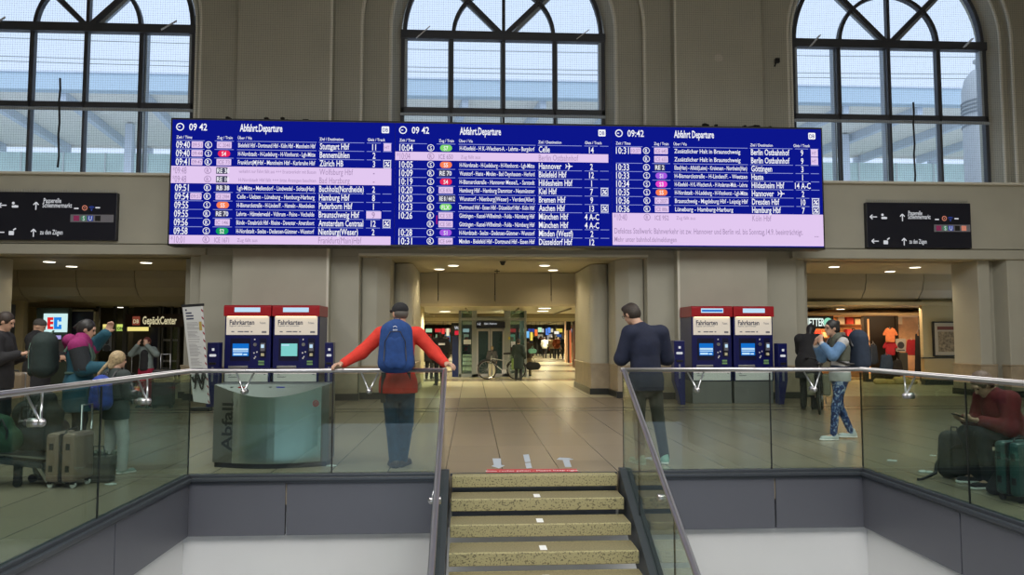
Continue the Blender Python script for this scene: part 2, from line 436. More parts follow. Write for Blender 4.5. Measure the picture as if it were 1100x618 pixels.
# front wall with three arched windows and three portals
BAYS = [(-9.06, 2.50), (.744, 2.47), (10.36, 2.50)]
SPR, SILL, LINT = 8.69, 5.07, 3.27
NSEG = 40
def arch_pts(cx, r, zs, zb):
    p = [(cx-r, zb), (cx-r, zs)]
    p += [(cx-r*math.cos(PI*i/NSEG), zs+r*math.sin(PI*i/NSEG)) for i in range(1, NSEG)]
    return p+[(cx+r, zs), (cx+r, zb)]
def arch_face(mb, cx, r, x0, x1, z0, z1, zb, Y):
    mb.quad((x0,Y,z0),(cx-r,Y,z0),(cx-r,Y,z1),(x0,Y,z1)); mb.quad((cx+r,Y,z0),(x1,Y,z0),(x1,Y,z1),(cx+r,Y,z1))
    if zb > z0: mb.quad((cx-r,Y,z0),(cx+r,Y,z0),(cx+r,Y,zb),(cx-r,Y,zb))
    p = arch_pts(cx, r, SPR, zb)[1:-1]
    for a, b in zip(p[:-1], p[1:]): mb.quad((a[0],Y,a[1]),(b[0],Y,b[1]),(b[0],Y,z1),(a[0],Y,z1))
def reveal(mb, cx, r, Y, r2, Y2, zb):
    p = arch_pts(cx, r, SPR, zb); q = arch_pts(cx, r2, SPR, zb)
    for i in range(len(p)-1): mb.quad((p[i][0],Y,p[i][1]),(p[i+1][0],Y,p[i+1][1]),(q[i+1][0],Y2,q[i+1][1]),(q[i][0],Y2,q[i][1]))
    mb.quad((p[0][0],Y,zb),(p[-1][0],Y,zb),(q[-1][0],Y2,zb),(q[0][0],Y2,zb))
wf = MB()
bounds = [(-13.5, -4.2), (-4.2, 5.7), (5.7, 15.0)]
for (cx, hw), (x0, x1) in zip(BAYS, bounds):
    mid = abs(cx) < 2
    ra = 3.35 if mid else 2.78
    arch_face(wf, cx, ra, x0, x1, LINT, 13.1, SILL-.02, 17.1)
    reveal(wf, cx, ra, 17.1, ra, 17.3, SILL-.02)
    rb = 2.66 if mid else 2.62
    arch_face(wf, cx, rb, cx-ra-.02, cx+ra+.02, SILL-.02, 13.1, SILL-.02, 17.3)
    reveal(wf, cx, rb, 17.3, hw, 17.62, SILL-.02)
    wf.box(x0, x1, 17.72, 17.9, LINT, SILL-.02)
    # outer skin of the wall, beyond the frame
    arch_face(wf, cx, hw+.0, x0, x1, LINT, 13.1, SILL-.02, 17.95); reveal(wf, cx, hw, 17.62, hw, 17.95, SILL-.02)
wf.box(-13.5, 15, 17.1, 17.95, 13.0, 13.1)
struct('wall_front', wf, m_wall)
mo = MB()
for (cx, hw), mid in zip(BAYS, (0, 1, 0)):
    for r, Y, t in ([(3.33, 17.11, .045), (2.68, 17.3, .05)] if mid else [(2.80, 17.12, .04), (2.64, 17.3, .035)]):
        mo.tube([(p[0], Y, p[1]) for p in arch_pts(cx, r, SPR, SILL)], t, 8)
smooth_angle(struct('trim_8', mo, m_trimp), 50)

# pilasters between the bays
pil = MB()
PX = [(-5.32, -3.20), (4.70, 6.80)]
for a, b in PX: pil.box(a, b, 16.75, 17.12, 0, 13.0)
struct('wall_pilasters', pil, m_wall, .03)
eb = MB()
for x in (-3.22, 4.72): eb.tube([(x, 16.76, 0.8), (x, 16.76, 13)], .035, 8)
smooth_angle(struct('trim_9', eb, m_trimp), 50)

# lower wall: jambs and piers of the portals
pw = MB()
HM = 3.32
def pier(mb, x0, x1, y0, y1, z1, ch=.0):
    if ch == 0: mb.box(x0, x1, y0, y1, 0, z1)
    else:
        L_ = ch < 0; c = abs(ch)
        if not L_: pts = [(x0, y0), (x1-c, y0), (x1, y0+c), (x1, y1), (x0, y1)]
        else: pts = [(x0, y1), (x0, y0+c), (x0+c, y0), (x1, y0), (x1, y1)]
        mb.prismz(pts, 0, z1)
def round_pier(mb, cx, cy, r, z1, back):
    pts = [(cx-r, back)]+[(cx-r*math.cos(PI*i/12), cy-r*math.sin(PI*i/12)) for i in range(13)]+[(cx+r, back)]
    mb.prismz(pts, 0, z1)
mids = MB()
# between centre portal and side portals, both sides
for s in (-1, 1):
    def X(v): return CX+s*v
    def bx(a, b, y0, y1, z1, z0=0): pw.box(min(X(a), X(b)), max(X(a), X(b)), y0, y1, z0, z1)
    bx(3.32, 6.88, 17.1, 17.5, LINT+.01)                        # front strips left and right of the pilaster
    bx(3.0, 7.2, 17.5, 19.0, LINT+.01)
    for q in (0,):
        a, b = sorted((X(2.68), X(3.3)))
        pier(pw, a, b, 17.42, 19.0, LINT+.01, .28 if s < 0 else -.28)
    # round column at the inner corner
    round_pier(pw, X(2.46), 18.75, .24, LINT-.02, 21.4)
    bx(2.4, 3.2, 18.9, 21.4, LINT+.01)
    bx(6.9, 7.2, 17.36, 18.2, LINT+.01)
    bx(6.6, 7.5, 17.9, 21.0, LINT+.01)
# outer piers of the side portals
pw.box(-13.5, -11.45, 17.05, 17.6, 0, LINT+.01); pw.box(-11.3, -10.92, 17.3, 18.3, 0, LINT+.01); pw.box(-13.5, -11.2, 17.55, 18.3, 0, LINT+.01)
pw.box(12.75, 15.0, 17.05, 17.6, 0, LINT+.01)
pw.box(12.4, 15.0, 17.55, 18.3, 0, LINT+.01); pw.box(12.2, 12.5, 17.3, 18.3, 0, LINT+.01)
struct('wall_piers', pw, m_wall, .02)
# stone wainscot and black base
wn_, bs = MB(), MB()
def plinth(x0, x1, y0, y1):
    wn_.box(x0, x1, y0, y1, .14, .76); wn_.box(x0-.015, x1+.015, y0-.015, y1, .73, .77)
    bs.box(x0-.03, x1+.03, y0-.03, y1, 0, .15)
for s in (-1, 1):
    def X(v): return CX+s*v
    for a, b, y0, y1 in ((3.32, 3.98, 17.06, 17.2), (2.66, 3.34, 17.38, 18.4), (2.20, 2.72, 18.46, 21.3), (6.02, 6.98, 17.06, 17.2), (6.88, 7.24, 17.32, 17.95), (7.0, 7.54, 17.86, 21.0)):
        a, b = sorted((X(a), X(b))); plinth(a, b, y0, y1)
for a, b in PX: plinth(a-.03, b+.03, 16.71, 16.9)
plinth(12.71, 15.0, 17.01, 17.3); plinth(12.16, 12.54, 17.26, 18.32); plinth(12.4, 12.8, 17.5, 17.6); plinth(-11.34, -10.88, 17.26, 18.32)
struct('trim_10', wn_, m_marble, .01); struct('trim_11', bs, m_base)
# lintel bands
ln = MB()
ln.box(-13.5, -5.98, 16.98, 17.2, LINT, 3.49); ln.box(7.49, 15, 16.98, 17.2, LINT, 3.49)
ln.box(-13.5, -5.98, 17.03, 17.2, 3.515, SILL+.02); ln.box(7.49, 15, 17.03, 17.2, 3.515, SILL+.02)
ln.box(CX-HM-.02, CX+HM+.02, 16.99, 17.2, LINT, 3.62)
struct('wall_lintel', ln, m_wall, .01)
lt = MB(); lt.box(CX-HM, CX+HM, 16.965, 17.02, LINT+.005, LINT+.055)
lt.box(-13.5, -5.98, 16.9, 17.65, SILL-.02, SILL+.03); lt.box(7.49, 15, 16.9, 17.65, SILL-.02, SILL+.03)
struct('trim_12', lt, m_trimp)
# soffits inside the portals, hanging fascia of panels, lower ceilings
struct('ceiling_soffit', MB().box(-13.5, 15, 17.2, 21.6, LINT, LINT+.1), m_soffit)
pn = MB(); xs = [-1.9, -.79, .72, 2.2, 3.45]
xs = [-5, ax(440, 21.4, 310)-.0, ax(472, 21.4, 310), ax(532, 21.4, 310), ax(592, 21.4, 310), ax(632, 21.4, 310), 7]
xs = [-2.6, -.97, .66, 2.28, 3.95]
for a, b in zip(xs[:-1], xs[1:]): pn.box(a+.012, b-.012, 21.36, 21.42, 2.36, LINT-.01)
struct('ceiling_panels_centre', pn, m_panel, .004)
struct('trim_13', MB().box(-2.6, 3.95, 21.30, 21.5, 2.30, 2.37), m_soffit)
prof = [(21.2, LINT), (21.22, 3.05), (21.3, 2.8), (21.5, 2.57), (21.85, 2.42), (22.4, 2.36), (23.0, 2.34)]
def curved(name, xs):
    c = MB()
    for a, b in zip(xs[:-1], xs[1:]):
        for (y0, z0), (y1, z1) in zip(prof[:-1], prof[1:]):
            c.add([(a+.012,y0,z0),(b-.012,y0,z0),(b-.012,y1,z1),(a+.012,y1,z1),(a+.012,y0+.06,z0+.03),(b-.012,y0+.06,z0+.03),(b-.012,y1+.06,z1+.03),(a+.012,y1+.06,z1+.03)],
                  [(0,3,2,1),(4,5,6,7),(0,1,5,4),(2,3,7,6),(1,2,6,5),(3,0,4,7)])
    o = struct(name, c, m_panel); return o
curved('ceiling_panels_left', [-13.5, -12.55, -10.98, -9.39, -6.0])
curved('ceiling_panels_right', [6.3, 7.95, 9.75, 11.55, 13.3, 15.0])
struct('ceiling_backing', MB().box(-13.5, 15, 21.5, 21.56, 2.62, LINT+.1), m_dark)
struct('ceiling_low', MB().box(-13.5, -5.0, 22.9, 24.6, 2.34, 2.42).box(6.2, 18, 22.9, 24.6, 2.34, 2.42), m_soffit)
struct('ceiling_concourse', MB().box(-8, 18, 21.45, 64, 2.36, 2.46), mat('concourse_ceiling', (.50, .44, .28), .5, noise=(2, .1)))
cb = MB()
for y in (30.5, 33.5, 38, 44): cb.box(-7.5, 16, y, y+.25, 2.26, 2.37)
for i in range(14): cb.bar((-7+i*1.7, 24, 2.33), (-6.2+i*1.7, 60, 2.33), .05, .05)
struct('ceiling_ribs', cb, mat('ceiling_ribs', (.26, .22, .13), .5))
cb = MB(); cb.box(-7.5, 16, 34, 34.4, 2.12, 2.36)
struct('trim_14', cb, m_soffit)
# walls of the passages
ws = MB()
ws.box(-5.9, CX-2.3, 21.4, 24.4, 0, 2.4); ws.box(CX+2.35+2, 6.4, 21.6, 24.4, 0, 2.4)
ws.box(-8.0, -7.8, 24.4, 64, 0, 2.4)
xm = ax(991, 21.6); ws.box(xm, 18, 21.6, 21.75, 0, 2.6)
ws.box(-13.5, ax(25, 21.8), 21.8, 22.0, 0, 3.2)
struct('wall_passage', ws, m_pside)
mw = MB(); mw.box(xm-.02, 18, 21.55, 21.7, .14, .78); struct('trim_15', mw, mat('passage_wainscot', (.42, .33, .17), .5))
struct('trim_16', MB().box(xm-.04, 18, 21.5, 21.7, 0, .15).box(xm-.04, 18, 21.53, 21.7, .78, .81), m_base)

# ------------------------------------------------------------------ windows
def window(i, cx, hw, mull, side_thick):
    t = bpy.data.objects.new('window_%d' % i, None); COL.objects.link(t); t.location = (cx, 17.66, SILL); t['kind'] = 'structure'
    Y0, Y1 = 17.60, 17.74
    f, s2 = MB(), MB()
    T1, T2 = 8.72, 6.86                     # transoms
    f.box(cx-hw, cx+hw, Y0-.05, Y1, T1-.13, T1+.08)
    f.box(cx-hw, cx+hw, Y0, Y1, T2-.07, T2+.06)
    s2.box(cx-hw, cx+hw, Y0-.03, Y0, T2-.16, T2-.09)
    f.box(cx-hw, cx+hw, Y0, Y1, SILL-.02, SILL+.05)
    for m in mull:
        th = .052 if abs(m) > .2 else .045
        f.box(cx+m-th, cx+m+th, Y0, Y1, T2, T1); f.box(cx+m-th*.6, cx+m+th*.6, Y0, Y1, SILL, T2)
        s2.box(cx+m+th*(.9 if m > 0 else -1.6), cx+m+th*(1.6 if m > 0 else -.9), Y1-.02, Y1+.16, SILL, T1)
    for e in (-1, 1):
        a, b = sorted((cx+e*hw, cx+e*(hw-.09))); f.box(a, b, Y0, Y1, SILL, T1)
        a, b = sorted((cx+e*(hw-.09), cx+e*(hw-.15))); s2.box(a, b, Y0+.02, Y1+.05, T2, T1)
    f.box(cx-.04, cx+.04, Y0, Y1, T1, T1+hw)
    ri = abs(mull[0])
    for r, th in ((ri, .045), (hw-.04, .045)):
        pts = [(cx-r*math.cos(PI*k/NSEG), T1+r*math.sin(PI*k/NSEG)) for k in range(NSEG+1)]
        q = [(cx-(r-2*th)*math.cos(PI*k/NSEG), T1+(r-2*th)*math.sin(PI*k/NSEG)) for k in range(NSEG+1)]
        for k in range(NSEG): f.prism([pts[k], pts[k+1], q[k+1], q[k]], Y0, Y1)
    for e in (-1, 1):
        f.bar((cx, Y0+.06, T1), (cx+e*hw*.7, Y0+.06, T1+hw*.7), .11, .10, (0, 1, 0))
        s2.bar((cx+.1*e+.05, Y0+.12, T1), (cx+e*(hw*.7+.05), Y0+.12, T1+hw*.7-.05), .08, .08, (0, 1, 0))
    f.build('frame', m_frame, t, world=True, bevel=.008); s2.build('frame_side', m_frame_lit, t, world=True)
    g = MB(); p = arch_pts(cx, hw-.03, SPR, SILL)
    g.add([(a, 17.68, b) for a, b in p], [tuple(range(len(p)))]); g.build('pane', m_wglass, t, world=True)
    for e, dx in ((-1, -.5), (1, .5)):
        l = MB(); x = cx+e*(hw-.55); l.bar((x-.16, Y0-.22, T1-.16+.03*e), (x+.14, Y0-.1, T1+.14), .07, .02); l.build('vent_lever', m_whitep, t, world=True)
    return t
window(1, BAYS[0][0], 2.50, (-1.25, -.02, 1.25), 1)
window(2, BAYS[1][0], 2.47, (-1.26, 0.0, 1.24), 1)
window(3, BAYS[2][0], 2.50, (-1.30, -.02, 1.26), 1)

# bird netting in front of the upper wall
def net_mat():
    m = bpy.data.materials.new('netting'); m.use_nodes = True; n = m.node_tree; L = n.links; n.nodes.clear()
    o = n.nodes.new('ShaderNodeOutputMaterial'); t = n.nodes.new('ShaderNodeBsdfTransparent'); d = n.nodes.new('ShaderNodeBsdfDiffuse'); d.inputs[0].default_value = (.12, .12, .12, 1)
    tc = n.nodes.new('ShaderNodeTexCoord'); sp = n.nodes.new('ShaderNodeSeparateXYZ'); L.new(tc.outputs['Object'], sp.inputs[0])
    def M(op, a, b=None):
        x = n.nodes.new('ShaderNodeMath'); x.operation = op
        for i, q in enumerate((a, b)):
            if q is None: continue
            if isinstance(q, (int, float)): x.inputs[i].default_value = q
            else: L.new(q, x.inputs[i])
        return x.outputs[0]
    a = M('LESS_THAN', M('FRACT', M('DIVIDE', sp.outputs[0], .052)), .055); b = M('LESS_THAN', M('FRACT', M('DIVIDE', sp.outputs[2], .052)), .055)
    x = n.nodes.new('ShaderNodeMixShader'); L.new(M('MAXIMUM', a, b), x.inputs[0]); L.new(t.outputs[0], x.inputs[1]); L.new(d.outputs[0], x.inputs[2]); L.new(x.outputs[0], o.inputs[0])
    return m
nb = MB(); NX, NZ = 60, 6
nb.quad((-13.4, 16.70, SILL+.02), (14.9, 16.70, SILL+.02), (14.9, 16.70, 12.9), (-13.4, 16.70, 12.9))
tag(nb.build('bird_net', net_mat()), 'fine grid bird net hung across the upper wall and arched windows', 'net', kind='stuff')

# hanging ropes outside windows (dark rods)
for (px, y0, y1), lb in zip([(63.5, 84, 180), (980, 110, 200)], ['thin dark rope hanging before the left arched window', 'thin dark rope hanging before the right arched window']):
    a = at(px+1, y0, 17.45); b = at(px-1 if px < 100 else px+3, y1, 17.45)
    pts = [tuple(a[i]+(b[i]-a[i])*k/8+(.012*math.sin(k*2.1) if i == 0 else 0) for i in range(3)) for k in range(9)]
    tag(MB().tube(pts, .022, 6).build('hanging_rope', m_black, smooth=True), lb, 'rope', 'ropes at the arched windows')

# ------------------------------------------------------------------ outside: platform roof, glazed shed, tower
m_out1 = mat('canopy_fascia', (.50, .62, .72), .7); m_out2 = mat('canopy_underside', (.84, .82, .76), .8); m_out3 = mat('canopy_beam', (.62, .68, .76), .7)
m_out4 = mat('shed_glass_pale', (.74, .90, .87), .5, noise=(.4, .1)); m_out5 = mat('gravel', (.85, .85, .85), .9, noise=(3, .2))
struct('ground_outside', MB().box(-60, 70, 18.0, 120, 4.3, 4.6), m_out5)
cn = thing('platform_canopy', 'long pale blue platform roof seen through the arched windows', 'canopy', (0, 40, 4.6))
zt = az(89, 40); zb_ = az(106, 40)
MB().box(-60, 70, 39.7, 40.3, zb_, zt).build('fascia', m_out1, cn, world=True)
MB().box(-60, 70, 39.6, 40.4, zt, zt+.08).build('gutter', m_out3, cn, world=True)
MB().box(-60, 70, 40.3, 52, zb_+.1, zb_+.3).build('roof_slab', m_out2, cn, world=True)
for i in range(26):
    x = -52+i*4.3
    MB().bar((x, 40.3, zb_-.15), (x-1.5, 52, zb_-.15), .35, .5).build('rafter', m_out3, cn, world=True)
for i in range(12):
    x = -48+i*9
    MB().box(x-.22, x+.22, 46, 46.4, 4.6, zb_).build('post', m_out3, cn, world=True)
zs0, zs1 = az(170, 52), az(164, 52)
MB().box(-60, 70, 52, 52.3, zs1, zb_+.3).build('rear_panel', m_out2, cn, world=True)
MB().box(-60, 70, 52, 52.3, 4.6, zs0).build('glazing_wall', m_out4, cn, world=True)
mm = MB()
for i in range(44): x = -56+i*2.8; mm.box(x-.05, x+.05, 51.9, 52.0, 4.6, zs0)
mm.build('glazing_bars', mat('glazing_bar_paint', (.75, .8, .8), .5), cn, world=True)
mm = MB()
for i in range(22): x = -56+i*5.6; mm.box(x-.25, x+.25, 51.9, 52.3, zs0, zs1)
mm.build('strip_posts', m_out3, cn, world=True)
ow = MB()
for z in (az(55, 38), az(74, 38), az(79, 38)): ow.tube([(x, 38, z+.25*((x/30)**2)) for x in range(-60, 71, 5)], .02, 5)
tag(ow.build('overhead_wires', mat('wire', (.25, .28, .3), .6)), 'thin overhead wires crossing the sky outside the windows', 'wires')
tx, tY = ax(1056, 26, 100), 26
tw = thing('ventilation_tower', 'pale grey round tower with louvres and cap outside right window', 'tower', (tx, tY, 4.6))
rt = abs(ax(1056, tY)-ax(1036, tY))
m_tw = mat('tower_render', (.55, .58, .60), .8)
zz = lambda y: az(y, tY, 1040)-4.6
MB().lathe([(rt, 0), (rt, zz(100)), (rt*.98, zz(95)), (rt*.85, zz(84)), (rt*.55, zz(76)), (rt*.3, zz(73))], n=32).build('shaft', m_tw, tw, smooth=True)
MB().lathe([(rt*.3, zz(74)), (rt*.3, zz(68)), (rt*.42, zz(66)), (rt*.42, zz(64)), (rt*.2, zz(63))], n=24).build('cap', m_tw, tw, smooth=True)
lv = MB()
for y in (111, 115, 119, 123, 131, 136): lv.lathe([(rt*1.0, zz(y)), (rt*1.05, zz(y)), (rt*1.05, zz(y-1.6)), (rt*1.0, zz(y-1.6))], n=32)
lv.build('louvre', mat('louvre_grey', (.25, .28, .3), .6), tw)

# ------------------------------------------------------------------ staircase
RUN, RISE = .33, .167
m_terr = mat('terrazzo', (.40, .35, .18), .55, noise=(120, .45, (.15, .13, .07)))
n_ = m_terr.node_tree
for q in n_.nodes:
    if q.type == 'VALTORGB': q.color_ramp.elements[0].position = .56; q.color_ramp.elements[1].position = .62
    if q.type == 'TEX_NOISE': q.inputs['Scale'].default_value = 65; q.inputs['Detail'].default_value = 1.5
m_tread_top = mat('brown_terrazzo', (.23, .195, .11), .6, noise=(60, .25))  # darker brown than the tread fronts
st = thing('staircase', 'open staircase with speckled terrazzo treads going down in front', 'staircase', (.66, 7.83, -3.4))
SX0, SX1 = -.20, 1.525
for i in range(0, 20):
    yf = 7.83-i*RUN; z = -i*RISE
    t = MB().box(SX0, SX1, yf, yf+(RUN+.03 if i else .14), z-.115, z)
    tr = t.build('tread', m_terr, st, world=True, bevel=.006)
    if i: MB().box(SX0+.01, SX1-.01, yf+.035, yf+RUN-.01, z, z+.0015).build('walking_surface', m_tread_top, st, world=True)
MB().box(SX0, SX1, 7.93, 7.95, -.45, -.115).build('top_riser', mat('riser_blue_grey', (.16, .19, .27), .4, .4), st, world=True)
for x in (SX0-.07, SX1+.07):
    pts = [(7.93, .06), (7.86, .06), (7.75, -.02), (7.83-18.9*RUN, -18.9*RISE+.04-.12), (7.83-18.9*RUN, -18.9*RISE-.35), (7.72, -.42), (7.95, -.55)]
    recalc(MB().prismx(pts, x-.04, x+.04).build('stringer', m_anthr, st, world=True, bevel=.005))
    s_ = x+(.075 if x > 1 else -.075)
    recalc(MB().prismx([(p[0], p[1]-.03) for p in pts], s_-.02, s_+.02).build('outer_stringer', m_anthr, st, world=True))
for i in (1, 2, 3, 4, 5):
    yf = 7.83-i*RUN
    k = MB().box(.665-.035, .665+.03, yf+.07, yf+.22, -i*RISE, -i*RISE+.002); k.build('step_sticker', m_whitep, st, world=True, label='small white tape mark on the tread')
MB().box(SX0-.02, SX1+.02, 7.965, 8.0, -.02, .004).build('edge_strip', m_anthr, st, world=True)

# ------------------------------------------------------------------ balustrades
def bracket(t, p, top, along, out, n=2):
    """a V of two struts from the handrail down to a round glass clamp"""
    p = Vector(p); al = Vector(along); out = Vector(out)
    c = MB(); c.cyl(p-out*.03, p+out*.045, .032, .028, 16); c.ball(p+out*.05, .03, 8)
    b = c.build('glass_clamp', m_chrome, t, world=True, smooth=True)
    s_ = MB()
    for e in (-1, 1): s_.tube([p+out*.045, Vector((p.x, p.y, top))+al*(.09*e)+out*.0-Vector((0,0,.01))], .009, 8)
    s_.build('strut', m_steel, t, world=True, smooth=True)
def balustrade(name, label, panes, rail, brackets, along, out):
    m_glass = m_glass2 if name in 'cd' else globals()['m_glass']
    t = thing('glass_balustrade', label, 'balustrade', (panes[0][0][0], panes[0][0][1], 0))
    for a, b in panes:
        mb = MB(); d = (Vector(b)-Vector(a)).normalized(); a = Vector(a)+d*.006; b = Vector(b)-d*.006
        mb.bar((a.x, a.y, .52), (b.x, b.y, .52), .014, 1.06); mb.build('glass_panel', m_glass, t, world=True)
    MB().tube(rail, .0235, 16).build('handrail', m_chrome, t, world=True, smooth=True)
    for p in brackets: bracket(t, p, 1.07, along, out)
    return t
GY = 7.985
def joints(t, pts):
    for p in pts: MB().box(p[0]-.006, p[0]+.006, p[1]-.006, p[1]+.006, 0.01, 1.05).build('panel_joint', m_rubber, t, world=True)
GX0, GX1 = OX0+.0, OX1+.0
b1 = balustrade('a', 'glass balustrade with steel handrail that the person in red leans on', [((GX0, GY), (-1.46, GY)), ((-1.46, GY), (-.30, GY))],
    [(GX0, GY, 1.085), (-.27, GY, 1.085)], [(-2.37, GY, .87), (-1.075, GY, .87)], (1, 0, 0), (0, -1, 0)); joints(b1, [(-1.46, GY), (-.31, GY), (GX0, GY)])
b2 = balustrade('b', 'glass balustrade with steel handrail in front of the person in navy blazer', [((1.62, GY), (3.236, GY)), ((3.236, GY), (GX1, GY))],
    [(1.60, GY, 1.085), (GX1, GY, 1.085)], [(2.42, GY, .87), (3.71, GY, .87)], (1, 0, 0), (0, -1, 0)); joints(b2, [(1.625, GY), (3.236, GY), (GX1, GY)])
ys = [GY, 6.108, 4.25, 2.4, .8]
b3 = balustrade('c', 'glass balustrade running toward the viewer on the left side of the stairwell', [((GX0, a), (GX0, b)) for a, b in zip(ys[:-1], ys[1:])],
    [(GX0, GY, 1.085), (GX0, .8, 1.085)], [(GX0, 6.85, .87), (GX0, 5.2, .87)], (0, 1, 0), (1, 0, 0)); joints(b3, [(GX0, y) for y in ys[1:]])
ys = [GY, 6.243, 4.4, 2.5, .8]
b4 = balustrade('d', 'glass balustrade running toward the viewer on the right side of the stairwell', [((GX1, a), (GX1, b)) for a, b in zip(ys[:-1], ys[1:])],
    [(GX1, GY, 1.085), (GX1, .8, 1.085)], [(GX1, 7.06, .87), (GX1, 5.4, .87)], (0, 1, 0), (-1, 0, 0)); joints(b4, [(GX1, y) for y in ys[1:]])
SL = .535
for x, lb, yj in ((-.285, 'sloping glass balustrade with steel handrail left of the stairs', (7.9, 6.9, 5.6, 4.3)), (1.625, 'sloping glass balustrade with steel handrail right of the stairs', (7.96, 7.25, 6.0, 4.4))):
    t = thing('stair_balustrade', lb, 'balustrade', (x, 7.9, -.1))
    y0 = 7.93; yb = 1.6; yj = list(yj)+[2.9, 1.6]
    zr = lambda y: 1.085-(y0-y)*SL
    for a, b in zip(yj[:-1], yj[1:]):
        recalc(MB().prismx([(a-.006, zr(a)-.04), (b+.006, zr(b)-.04), (b+.006, max(-3.3, -(7.9-b)*.506-.12)), (a-.006, -(7.9-a)*.506-.12)], x-.007, x+.007).build('glass_panel', m_glass, t, world=True))
    for a in yj[1:-1]: MB().bar((x, a, zr(a)-.04), (x, a, -(7.9-a)*.506-.1), .012, .012).build('panel_joint', m_rubber, t, world=True)
    MB().tube([(x, GY, 1.085), (x, y0-.04, 1.07), (x, y0-.2, zr(y0-.2)), (x, yb, zr(yb))], .026, 16).build('handrail', m_chrome, t, world=True, smooth=True)
    ins = .1 if x < 0 else -.1
    for y in (6.4, 4.8): bracket(t, (x, y, zr(y)-.2), zr(y), (0, .8, .5), (-1 if x < 0 else 1, 0, 0))

# ------------------------------------------------------------------ departure board
e_blue = emi('board_blue', srgb(12, 22, 138), 1.0); e_lil = emi('board_lilac', srgb(226, 200, 240), 1.0); e_wh = emi('board_white', (.92, .93, .98), 1.0)
e_line = emi('board_line', srgb(150, 160, 225), 1.0); e_grey = emi('board_grey_text', srgb(165, 140, 180), 1.0)
e_pink = emi('badge_red', srgb(232, 40, 90), 1); e_or = emi('badge_orange', srgb(250, 130, 85), 1); e_gn = emi('badge_green', srgb(20, 160, 95), 1)
e_lg = emi('badge_light_green', srgb(130, 215, 110), 1); e_vi = emi('badge_violet', srgb(165, 90, 225), 1); e_mg = emi('badge_magenta', srgb(235, 70, 205), 1); e_dk = emi('badge_dark', srgb(70, 70, 95), 1)
BY = 16.05
bx0, bx1 = at(183.3, 195, BY)[0], at(883.5, 203, BY)[0]
bzt, bzb = at(541, 134, BY)[2], at(541, 263.5, BY)[2]
BW = bx1-bx0
bd = thing('departure_board', 'long blue electronic departure board listing trains and platforms', 'departure board', ((bx0+bx1)/2, 16.4, bzb))
MB().box(bx0-.04, bx1+.04, BY+.02, BY+.42, bzb-.05, bzt+.05).build('housing', m_black, bd, world=True, bevel=.01)
for x in (bx0+1.9, bx1-1.95): MB().box(x-.5, x+.5, BY+.3, 16.745, bzb+.2, bzb+.5).build('wall_bracket', m_anthr, bd, world=True)
def txt(parent, name, items, m, Y):
    mb = MB()
    for it in items: text(mb, *it[:4], Y, **(it[4] if len(it) > 4 else {}))
    return mb.build(name, m, parent, world=True) if mb.f else None
def rrect(mb, x0, x1, z0, z1, Y, r=0, n=6):
    r = min(r, (x1-x0)/2, (z1-z0)/2); pts = []
    if r <= 0: pts = [(x0, z0), (x1, z0), (x1, z1), (x0, z1)]
    else:
        for cx, cz, a in ((x1-r, z0+r, -90), (x1-r, z1-r, 0), (x0+r, z1-r, 90), (x0+r, z0+r, 180)):
            pts += [(cx+r*math.cos(R(a+90*i/n)), cz+r*math.sin(R(a+90*i/n))) for i in range(n+1)]
    mb.add([(p[0], Y, p[1]) for p in pts], [tuple(range(len(pts)))])
def ring(mb, cx, cz, r, w, Y, n=20):
    a = [(cx+r*math.cos(2*PI*i/n), Y, cz+r*math.sin(2*PI*i/n)) for i in range(n)]; b = [(cx+(r-w)*math.cos(2*PI*i/n), Y, cz+(r-w)*math.sin(2*PI*i/n)) for i in range(n)]
    mb.add(a+b, [(i, (i+1) % n, n+(i+1) % n, n+i) for i in range(n)])
def disc(mb, cx, cz, r, Y, n=20): mb.add([(cx+r*math.cos(2*PI*i/n), Y, cz+r*math.sin(2*PI*i/n)) for i in range(n)], [tuple(range(n))])
def seg(mb, x0, z0, x1, z1, w, Y):
    d = Vector((x1-x0, z1-z0)).normalized(); nx, nz = -d.y*w/2, d.x*w/2
    mb.add([(x0-nx, Y, z0-nz), (x1-nx, Y, z1-nz), (x1+nx, Y, z1+nz), (x0+nx, Y, z0+nz)], [(0, 1, 2, 3)])
K = 'k'
